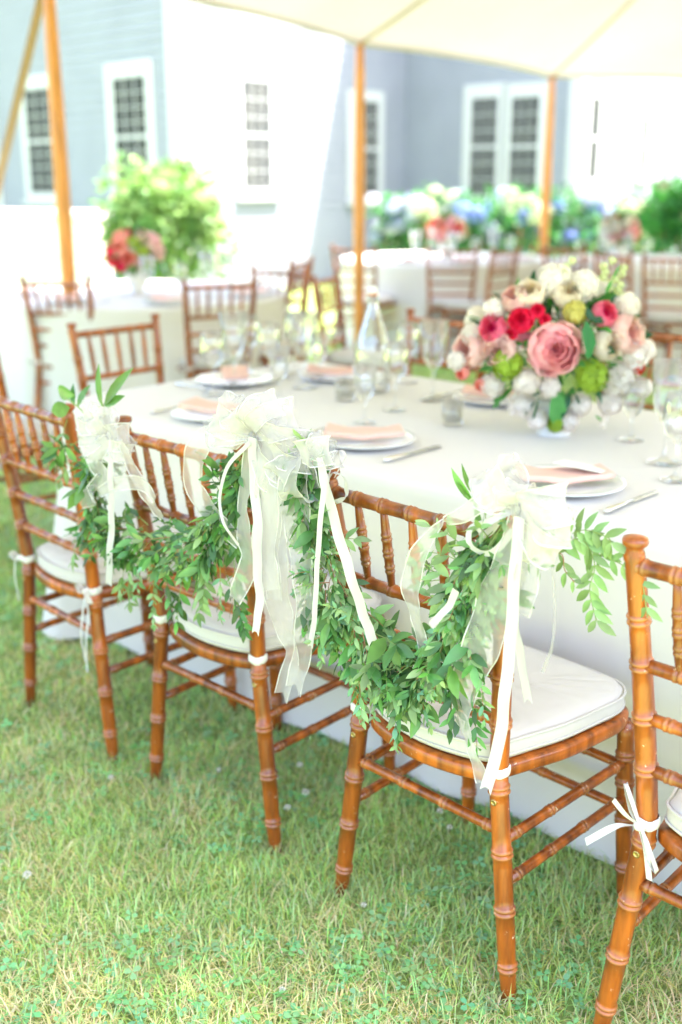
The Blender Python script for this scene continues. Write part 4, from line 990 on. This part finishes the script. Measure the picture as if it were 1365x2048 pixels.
# first bow, left
cK = gp(225, 868, NG-.02); B1 = empty('ribbon_bow', cK, 0, 'sheer bow with big leaves above it at the left end of the garland', 'bow', 'sheer ribbon bows on the chairs')
for ang, L_, w_, s_ in ((2.7, .095, .065, .2), (3.1, .09, .06, .2), (.2, .055, .06, .3), (-.3, .06, .045, .4), (3.6, .08, .05, .1), (2.2, .05, .05, 0)): loop(B1, cK, ang, L_, w_, rnd(.02, .04), sag=s_)
knot(B1, cK, .011, .016, ORGANZA)
tail(B1, [(222, 880), (222, 960), (224, 1040), (220, 1110), (219, 1170)], [.012, .02, .022, .021, .02], m_=SATIN, edge=False, n_=NG-.05)
tail(B1, [(215, 880), (190, 920), (208, 955), (185, 990), (160, 1005)], [.03, .05, .04, .045, .03], n_=NG-.04, wd=[TU, TU+UP*.3, TU, TU+UP, UP])
tail(B1, [(240, 880), (262, 930), (290, 985), (312, 1020), (325, 1035)], [.02, .03, .032, .026, .02], n_=NG-.04)
tail(B1, [(200, 985), (235, 968), (285, 968), (310, 1000)], [.022, .03, .03, .02], n_=NG-.05, wd=UP)
tail(B1, [(232, 880), (240, 930), (222, 960), (195, 985)], [.03, .04, .04, .02], n_=NG-.035)

# ------------------------------------------------------------------ flowers
def petal_patch(R_, half, ph0, ph1, ruf, tip=.0, nu=5, nv=6):
    rows = []; k0 = rnd(0, 6)
    for j in range(nv):
        v = j/(nv-1); ph = ph0+(ph1-ph0)*v; row = []
        for i in range(nu):
            u = i/(nu-1)*2-1; hw = half*(math.sin(PI*(.12+.62*v)))
            a = u*hw; ph_ = ph - (0 if v < .6 else (1-abs(u))*.12*(v-.6)/.4*-1)
            r = R_*(1+ruf*v*v*math.sin(k0+u*5))+tip*v*v*R_
            row.append(Vector((r*math.sin(ph_)*math.cos(a), r*math.sin(ph_)*math.sin(a), -r*math.cos(PI-ph_)*-1 if False else r*math.cos(ph_))))
        rows.append(row)
    return rows
def frame(p, ax):
    z = Vector(ax).normalized(); x = z.orthogonal().normalized(); y = z.cross(x)
    return Matrix(((x.x, y.x, z.x, p[0]), (x.y, y.y, z.y, p[1]), (x.z, y.z, z.z, p[2]), (0, 0, 0, 1)))
def peony(root, p, ax, R_, c0, c1, name='peony', subs=False, layers=((3, .30, .5), (5, .5, .55), (6, .68, .62), (7, .84, .75), (7, 1.0, .95))):
    """c0 heart colour, c1 outer petal colour"""
    M = frame(p, ax); fl = MB(); core = None; items = []
    for li, (n, rr, top) in enumerate(layers):
        off = rnd(0, 2)
        for k in range(n):
            rows = petal_patch(R_*rr*rnd(.94, 1.05), rnd(.62, .85)*(1.5 if n < 4 else 1), PI*.97, top*rnd(.8, 1.15), rnd(.03, .09), tip=.0 if li < 3 else rnd(0, .12))
            Rt = Matrix.Rotation(off+k*2*PI/n, 4, 'Z'); t = li/(len(layers)-1); kk = rnd(.85, 1.12)
            c = tuple(min(1, (a*(1-t)+b*t)*kk) for a, b in zip(c0, c1))
            mb = MB(); mb.grid([[M @ Rt @ q for q in r] for r in rows]); mb.c = [tint(c)]*len(mb.v); items.append((li, mb))
    if subs:
        for li, mb in items:
            if li < 3:
                fl.c_ = None; b = len(fl.v); fl.v += mb.v; fl.f += [tuple(i+b for i in f) for f in mb.f]; fl.m += mb.m; fl.c += mb.c
        o = fl.build(name, PETAL, root, color=True)
        for li, mb in items:
            if li >= 3: mb.build('petal', PETAL, o, color=True)
        return o
    for li, mb in items:
        b = len(fl.v); fl.v += mb.v; fl.f += [tuple(i+b for i in f) for f in mb.f]; fl.m += mb.m; fl.c += mb.c
    return fl.build(name, PETAL, root, color=True)
def floret_ball(root, p, R_, c, n=55, s=.011, name='hydrangea', flat=1.0, parent_mb=None):
    mb = parent_mb or MB(); p = Vector(p)
    for i in range(n):
        z = 1-2*(i+.5)/n; th = i*2.39996; r = math.sqrt(1-z*z); d = Vector((r*math.cos(th), r*math.sin(th), z)); q = p+Vector((d.x, d.y, d.z*flat))*R_*rnd(.74, 1.12)
        a = d.orthogonal().normalized(); a = Matrix.Rotation(rnd(0, 6), 3, d) @ a; b = d.cross(a); k = rnd(.82, 1.12); cc = tint(tuple(min(1, x*k) for x in c))
        for j in range(4):
            t = j*PI/2; u = a*math.cos(t)+b*math.sin(t); w_ = d.cross(u)
            mb.add([q, q+u*s*.6+w_*s*.5+d*s*.15, q+u*s*1.1+d*s*.22, q+u*s*.6-w_*s*.5+d*s*.15], [(0, 1, 2, 3)], 0, cc)
    if parent_mb is None: return mb.build(name, PETAL, root, color=True)
def fol_leaf(mb, p, d, L_, W_, c, up=None):
    d = Vector(d).normalized(); upv = Vector((rnd(-1, 1), rnd(-1, 1), rnd(.2, 1))) if up is None else Vector(up); y = upv.cross(d)
    if y.length < 1e-4: y = d.orthogonal()
    y.normalize(); z = d.cross(y); k = rnd(.75, 1.3); c = tint(tuple(x*k for x in c))
    p = Vector(p); vs = [p]
    for t, w_ in ((.3, .8), (.6, 1.0), (.85, .5)):
        for sg in (-1, 0, 1): vs.append(p+d*L_*t+y*sg*W_*.5*w_+z*(abs(sg)*.2*W_*w_-.12*L_*t*t))
    vs.append(p+d*L_-z*.14*L_)
    mb.add(vs, [(0, 1, 2), (0, 2, 3), (1, 4, 5, 2), (2, 5, 6, 3), (4, 7, 8, 5), (5, 8, 9, 6), (7, 10, 8), (8, 10, 9)], 0, c)
PINK = ((.96, .42, .46), (1.0, .66, .68)); HOT = ((.80, .01, .08), (.98, .04, .16)); MAG = ((.85, .02, .20), (.98, .30, .45)); BLUSH = ((.92, .60, .54), (.95, .76, .70)); IVORY = ((.92, .82, .55), (.93, .90, .80)); RED = ((.60, .02, .01), (.85, .06, .03)); CORAL = ((.90, .24, .16), (.98, .48, .40))
LIME = (.42, .62, .06); WHITE = (.97, .95, .88); GREEN = (.09, .30, .07); DGREEN = (.035, .13, .06)

def bouquet_main():
    C0 = atz(1108, 868, ZT); cen = C0+Vector((0, .03, .235)); root = empty('bouquet', C0, 0, 'round table bouquet with a big pink peony, red and magenta roses, white and lime flowers', 'bouquet', 'flower centrepieces on the tables')
    v = MB(); v.lathe([(.001, .0), (.045, .0), (.048, .006), (.030, .02), (.034, .035), (.055, .05), (.060, .08), (.058, .10), (.054, .10), (.05, .07), (.04, .05), (.001, .04)], 28); v.build('vase', CERAMIC, root)
    k = cen.y/FPX
    Rx, Ry, Rz = .25, .20, .185
    def on(px, py, push=1.0):
        dx = (px-1108)*k; dz = -(py-690)*k; q = (dx/Rx)**2+(dz/Rz)**2
        dy = -math.sqrt(max(0.22, 1-q))*Ry*push; rr_ = ray(px, py); P = CAM+rr_*((cen.y+dy)/rr_.y); ax = Vector((dx/Rx, dy/Ry-.35, dz/Rz+.15)).normalized()
        return P-C0, ax
    for px, py, r, cc, nm, sb in ((1110, 697, .068, PINK, 'peony', True), (1043, 642, .032, HOT, 'rose', False), (1076, 622, .020, HOT, 'rose', False), (1090, 640, .016, HOT, 'rose', False), (988, 658, .036, MAG, 'rose', False), (1000, 700, .042, BLUSH, 'rose', False), (1030, 600, .035, BLUSH, 'rose', False),
                               (1207, 628, .034, MAG, 'rose', False), (1250, 668, .050, BLUSH, 'rose', False), (1060, 590, .038, IVORY, 'rose', False), (942, 700, .046, BLUSH, 'rose', False), (925, 745, .020, CORAL, 'rosebud', False), (962, 770, .018, CORAL, 'rosebud', False), (1280, 735, .020, RED, 'rosebud', False), (1024, 668, .016, HOT, 'rosebud', False), (1215, 690, .040, IVORY, 'rose', False), (1135, 590, .036, IVORY, 'rose', False)):
        p, ax = on(px, py); peony(root, p, ax, r, cc[0], cc[1], nm, subs=sb, layers=((3, .30, .5), (5, .5, .55), (6, .68, .62), (7, .84, .75), (7, 1.0, .95)) if r > .03 else ((3, .45, .6), (5, .8, .7), (5, 1.0, 1.0)))
    for px, py, r, c, nm in ((1015, 728, .036, LIME, 'viburnum'), (1182, 752, .040, LIME, 'viburnum'), (1055, 762, .032, WHITE, 'hydrangea'), (1110, 560, .042, WHITE, 'hydrangea'), (1165, 572, .040, WHITE, 'hydrangea'), (1240, 760, .045, WHITE, 'hydrangea'), (1265, 710, .040, WHITE, 'hydrangea'),
                             (1222, 805, .030, WHITE, 'hydrangea'), (990, 620, .026, WHITE, 'hydrangea'), (1100, 775, .024, WHITE, 'hydrangea'), (1050, 810, .030, WHITE, 'hydrangea'), (1160, 810, .028, WHITE, 'hydrangea'), (985, 770, .028, WHITE, 'hydrangea'), (1255, 610, .028, WHITE, 'hydrangea'), (1075, 838, .024, WHITE, 'hydrangea'), (1138, 845, .022, WHITE, 'hydrangea'), (1112, 848, .018, LIME, 'viburnum'), (1150, 625, .026, (.75, .72, .22), 'viburnum'), (945, 670, .024, WHITE, 'hydrangea'), (915, 722, .022, WHITE, 'hydrangea'), (1285, 775, .022, WHITE, 'hydrangea'), (1290, 700, .024, WHITE, 'hydrangea')):
        p, ax = on(px, py); floret_ball(root, p, r, c, 90, .0115, nm)
    # back half of the dome so that it is full from every side
    for i in range(14):
        a = rnd(.1, PI-.1); e = rnd(-.3, .9); p = Vector((math.cos(a)*Rx*math.cos(e), math.sin(a)*Ry*math.cos(e), math.sin(e)*Rz))+(cen-C0)
        if i % 2: peony(root, p, p-(cen-C0), .038, *random.choice([PINK, BLUSH, IVORY, MAG]), 'rose', layers=((3, .45, .6), (5, .8, .7), (6, 1.0, 1.0)))
        else: floret_ball(root, p, .04, WHITE, 50, .0095)
    f = MB()
    for i in range(520):
        a = rnd(0, 2*PI); e = rnd(-.9, 1.4); d = Vector((math.cos(a)*math.cos(e), math.sin(a)*math.cos(e), math.sin(e))); p = cen-C0+Vector((d.x*Rx, d.y*Ry, d.z*Rz))*rnd(.45, .9)
        fol_leaf(f, p, d+Vector((rnd(-.5, .5), rnd(-.5, .5), rnd(-.3, .5))), rnd(.03, .06), rnd(.012, .024), GREEN if random.random() < .6 else DGREEN)
    tag(f.build('foliage', BUSHM, root, color=True), kind='stuff')
    for px, py, qx, qy, w_, c in ((1110, 775, 1118, 858, .050, (.10, .34, .10)), (1172, 640, 1180, 720, .04, (.03, .22, .05)), (1195, 650, 1165, 610, .02, DGREEN), (1180, 640, 1215, 640, .02, DGREEN), (1080, 790, 1062, 858, .007, DGREEN), (1072, 800, 1048, 835, .008, DGREEN), (1085, 785, 1060, 790, .010, DGREEN),
                                  (1150, 780, 1195, 775, .010, DGREEN), (1150, 785, 1165, 820, .008, DGREEN), (1190, 830, 1205, 842, .007, GREEN), (1015, 745, 1003, 768, .014, GREEN), (985, 705, 975, 730, .018, DGREEN), (1160, 590, 1145, 560, .010, DGREEN), (1210, 590, 1225, 560, .010, GREEN), (1225, 560, 1240, 530, .008, GREEN), (1000, 620, 1003, 590, .012, DGREEN), (1262, 620, 1270, 592, .012, DGREEN)):
        a, _ = on(px, py, 1.12); b, _ = on(qx, qy, 1.2); m = MB(); fol_leaf(m, a, b-a, (b-a).length, w_, c, up=(rnd(-.2, .2), -1, .3)); m.build('leaf', BUSHM, root, color=True)
    for px, py in ((1215, 545), (1138, 545), (1238, 560), (1205, 820), (1030, 795)):
        p, ax = on(px, py); m = MB()
        for q in range(6): floret_ball(None, p+Vector((rnd(-.012, .012), 0, -.014*q+.03)), .008, (.72, .80, .45) if py < 600 else WHITE, 8, .007, parent_mb=m)
        m.build('snapdragon', PETAL, root, color=True)
bouquet_main()
def bouquet_far(x, y, label, palette, r=.15, h=.15):
    C0 = Vector((x, y, ZT)); root = empty('bouquet', C0, 0, label, 'bouquet', 'flower centrepieces on the tables')
    v = MB(); v.lathe([(.001, .0), (.045, .0), (.034, .03), (.07, .08), (.075, .14), (.07, .14), (.001, .04)], 20); v.build('vase', CERAMIC, root)
    cen = Vector((0, 0, .14+h*.7))
    for i in range(26):
        z = 1-1.5*(i+.5)/26; th = i*2.39996+.6; q = math.sqrt(max(0, 1-z*z)); p = cen+Vector((q*math.cos(th)*r, q*math.sin(th)*r, z*h*.8)); k = palette[i % len(palette)]
        if k is WHITE or k is LIME: floret_ball(root, p, .038, k, 36, .013)
        else: peony(root, p, p-cen+Vector((0, 0, .05)), rnd(.036, .055), k[0], k[1], 'rose', layers=((3, .45, .6), (5, .8, .7), (6, 1.0, 1.0)))
    f = MB()
    for i in range(260):
        a = rnd(0, 2*PI); e = rnd(-.9, 1.4); d = Vector((math.cos(a)*math.cos(e), math.sin(a)*math.cos(e), math.sin(e))); fol_leaf(f, cen+Vector((d.x*r, d.y*r, d.z*h))*rnd(.5, .95), d+Vector((rnd(-.5, .5), rnd(-.5, .5), 0)), rnd(.04, .065), rnd(.018, .03), GREEN)
    tag(f.build('foliage', BUSHM, root, color=True), kind='stuff')
bouquet_far(RT[0][0], RT[0][1]-.1, 'blurred pink and coral flowers on the round table in front of the lime shrub', [PINK, HOT, BLUSH, WHITE, CORAL, PINK, RED, LIME])
bouquet_far(RT[1][0], RT[1][1]-.1, 'blurred coral pink flowers on the far middle table below the hydrangeas', [CORAL, PINK, BLUSH, RED, CORAL, WHITE])
bouquet_far(RT[2][0]-.3, RT[2][1]+.1, 'blurred pink and red flowers on the far right round table', [PINK, RED, WHITE, CORAL, WHITE])

# far place settings, on the sides of the tables that the photograph shows
SPOT = {0: [(-2.0, 'in front of the left back-turned chair'), (-1.2, 'in front of the right back-turned chair'), (-2.9, 'at the left rim'), (-.3, 'at the rim towards the middle pole')],
        1: [(-2.1, 'in front of the chair below the middle pole'), (-1.45, 'in front of the back-turned chair'), (-.6, 'at the rim towards the right pole')],
        2: [(-2.2, 'at the rim behind the bouquet'), (-1.2, 'at the rim nearest the right edge'), (-2.8, 'at the rim towards the right pole')]}
for ti, (x, y, r, lb, g_) in enumerate(RT):
    nm = ['left round', 'far middle', 'far right'][ti]
    for a, wh in SPOT[ti]:
        p = Vector((x+math.cos(a)*(r-.19), y+math.sin(a)*(r-.19), zc))
        for nm_, me, q, rz, lb_, ct in (('plate', PLATE, p, 0, 'white plate', 'plate'), ('napkin', NAPKIN, p+Vector((0, 0, .019)), a+.4, 'peach napkin', 'napkin'),
                                    ('wine_glass', WINE, Vector((x+math.cos(a+.24)*(r-.36), y+math.sin(a+.24)*(r-.36), zc)), 0, 'wine glass', 'wine glass'), ('goblet', GOB_L, Vector((x+math.cos(a-.1)*(r-.44), y+math.sin(a-.1)*(r-.44), zc)), 0, 'clear goblet', 'goblet')):
            o = obj(nm_, me, None, q); o.rotation_euler = (0, 0, rz); tag(o, '%s on the %s table, %s' % (lb_, nm, wh), ct, 'table ware of the tables behind')

# chairs of the tables behind; px,py = middle of the top rail
def chair_px(px, py, look, label, clabel):
    b = atz(px, py, .89); yaw = math.atan2(-(look[0]-b.x), look[1]-b.y) if not isinstance(look, float) else look
    f = Vector((-math.sin(yaw), math.cos(yaw), 0)); c = Vector((b.x, b.y, 0))+f*.225; return place(c.x, c.y, yaw, label, clabel, 'turned wood chairs around the tables behind')
chair_px(112, 568, (RT[0][0]-.1, RT[0][1]), 'left one of two chairs backing towards us at the left round table', 'ivory cushion on the left chair at the left round table')
chair_px(441, 572, (RT[0][0]+.15, RT[0][1]), 'chair backing towards us at the right side of the left round table', 'ivory cushion on the right chair at the left round table')
chair_px(-50, 655, -1.0, 'chair cut off by the left edge, only its seat corner showing', 'ivory cushion on the chair cut off by the left edge')
chair_px(604, 528, 1.25, 'chair seen from the side, farther one of the pair left of the middle pole', 'ivory cushion on the farther side-on chair left of the middle pole')
chair_px(652, 560, -1.9, 'chair seen from the side left of the middle pole, nearer one of the pair', 'ivory cushion on the nearer side-on chair left of the middle pole')
chair_px(708, 500, (RT[1][0]-.3, RT[1][1]), 'chair backing towards us directly below the middle tent pole', 'ivory cushion on the chair below the middle tent pole')
chair_px(905, 503, (RT[1][0], RT[1][1]), 'chair backing towards us in front of the far middle table', 'ivory cushion on the chair in front of the far middle table')
chair_px(1128, 500, (RT[2][0]-.3, RT[2][1]), 'chair right behind the bouquet at the far right table', 'ivory cushion on the chair right behind the bouquet')
chair_px(1345, 520, (RT[2][0]+.3, RT[2][1]), 'chair at the right edge backing towards us at the far right table', 'ivory cushion on the right edge chair at the far right table')

chair_px(1012, 505, (RT[1][0]-1.6, RT[1][1]+.2), 'chair at the far middle table just left of the bouquet top', 'ivory cushion on the chair left of the bouquet top')
chair_px(1225, 512, (RT[2][0]+.8, RT[2][1]-.6), 'chair at the far right table, second from the right edge', 'ivory cushion on the second chair from the right edge, far right table')
chair_px(560, 545, 2.6, 'chair facing us on the sunlit gap left of the middle pole', 'ivory cushion on the chair facing us left of the middle pole')

# ------------------------------------------------------------------ shrubs
def shrub(name, x, y, rx, ry, h, z0, label, cat, lc, blooms, group=None, n=2600, ls=.075, nb=14, br=.085, tiers=1):
    root = empty(name, (x, y, 0), 0, label, cat, group)
    # stems
    st = MB()
    for i in range(9):
        a = rnd(0, 6.28); e = Vector((math.cos(a)*rx*.6, math.sin(a)*ry*.6, z0+(h-z0)*rnd(.4, .8))); st.tube([(rnd(-.06, .06), rnd(-.06, .06), 0), e*.45, e], [.016, .011, .005], 5)
    tag(st.build('stems', STEM_R, root), kind='stuff')
    f = MB(); lumps = []
    for i in range(26):
        a = rnd(0, 6.28); q = math.sqrt(random.random()); lumps.append((Vector((math.cos(a)*rx*.62*q, math.sin(a)*ry*.62*q, z0+(h-z0)*rnd(.25, .72))), rnd(.28, .42)))
    for i in range(n):
        c, r = random.choice(lumps); d = Vector((random.gauss(0, 1), random.gauss(0, 1), random.gauss(.25, 1))).normalized(); p = c+Vector((d.x*rx, d.y*ry, d.z*(h-z0)*.75))*r*rnd(.7, 1.05)
        if p.z < .03: continue
        k = lc if isinstance(lc[0], float) else random.choice(lc)
        fol_leaf(f, p, d+Vector((rnd(-.7, .7), rnd(-.7, .7), rnd(-.6, .3))), ls*rnd(.7, 1.3), ls*rnd(.4, .6), k)
    tag(f.build('foliage', BUSHM, root, color=True), kind='stuff')
    for i in range(nb):
        c, r = random.choice(lumps); a = rnd(0, 6.28); d = Vector((math.cos(a), -abs(math.sin(a)), rnd(.1, 1.3))).normalized(); p = c+Vector((d.x*rx, d.y*ry, d.z*(h-z0)*.75))*r*1.05
        floret_ball(root, p, br*rnd(.8, 1.2), random.choice(blooms), 46, br*.3, 'bloom', .8)
    return root
q = aty(318, 430, 10.2); shrub('lime_hydrangea', q.x, q.y,   .70, .55, 1.62, .45, 'bright lime green hydrangea shrub in full sun behind the left round table', 'shrub', [(.17, .30, .09), (.25, .38, .13), (.11, .23, .07)], [(.30, .44, .16), (.36, .48, .22)], n=5200, nb=20, br=.09)
BL = (.20, .28, .62); PALE = (.42, .48, .64); WG = (.50, .58, .36)
for i, (px, d, w_, h, bl, lb, nb) in enumerate([(800, 13.6, .42, 1.28, [PALE, PALE, (.60, .62, .68)], 'hydrangea with pale white blue heads, leftmost along the blue grey wall', 22), (880, 13.3, .45, 1.42, [PALE, WG, (.62, .62, .60)], 'hydrangea with white heads, second along the blue grey wall', 20),
        (960, 13.0, .48, 1.36, [BL, PALE, BL], 'hydrangea with deep blue heads left of the right tent pole', 16), (1045, 12.8, .5, 1.42, [WG, BL, WG], 'hydrangea with green white top heads under the double window', 18), (1135, 12.9, .5, 1.34, [BL, PALE], 'blue hydrangea just right of the right tent pole', 14), (1225, 13.1, .5, 1.30, [PALE, WG], 'pale green hydrangea before the sunlit right wall', 12), (1300, 13.0, .4, 1.25, [WG], 'small pale hydrangea left of the dark green shrub', 8)]):
    q = aty(px, 420, d); shrub('hydrangea_bush', q.x, q.y, w_, .45, h, .5, lb, 'hydrangea', [(.05, .20, .06), (.09, .28, .07), (.04, .16, .07)], bl, 'hydrangeas along the house', n=1300, nb=nb, br=.095)
q = aty(1362, 420, 11.6); shrub('green_shrub', q.x, q.y, .42, .45, 1.52, .55, 'round dark green shrub at the right edge, above the far right table', 'shrub', [(.06, .28, .06), (.10, .36, .08), (.04, .20, .06)], [WG], n=2600, nb=5, br=.06)
for px, py, d, lb in ((1036, 492, 11.2, 'brown wicker planter behind the far middle table'), (1322, 470, 11.4, 'brown wicker planter at the right below the dark green shrub')):
    q = aty(px, py, d); m = MB(); m.lathe([(.001, 0), (.13, 0), (.17, .30), (.19, .60), (.20, .62), (.17, .62), (.16, .55), (.001, .5)], 20); m_ = m.build('planter', SOIL, None, loc=(q.x, q.y, 0)); tag(m_, lb, 'planter')

# small clover blossoms in the lawn
fb = MB(); 
for i in range(40):
    z = 1-1.3*(i+.5)/40; th = i*2.4; r = math.sqrt(max(0, 1-z*z)); d = Vector((r*math.cos(th), r*math.sin(th), z)); fol_leaf(fb, d*.002, d, .0065, .003, (.85, .85, .78))
FBM = fb.mesh('blossom', PETAL, color=True)
for px, py, wh in ((728, 1810, 'between the legs of the honey chair and the second chair'), (900, 1655, 'under the honey chair, right one of two'), (880, 1622, 'under the honey chair, left one of two'), (600, 1530, 'right of the second chair, farthest of three'), (575, 1615, 'right of the second chair, lowest of three'), (612, 1585, 'right of the second chair, middle of three'), (438, 1540, 'under the seat of the second chair'), (222, 1555, 'beside the foot of the leftmost chair'), (55, 1750, 'in the lower left part of the lawn'), (565, 1980, 'near the bottom edge of the picture')):
    p = atz(px, py, .036); o = obj('clover_flower', FBM, None, p); o.scale = (rnd(.8, 1.3),)*3; tag(o, 'tiny white clover blossom '+wh, 'flower', 'white clover blossoms')
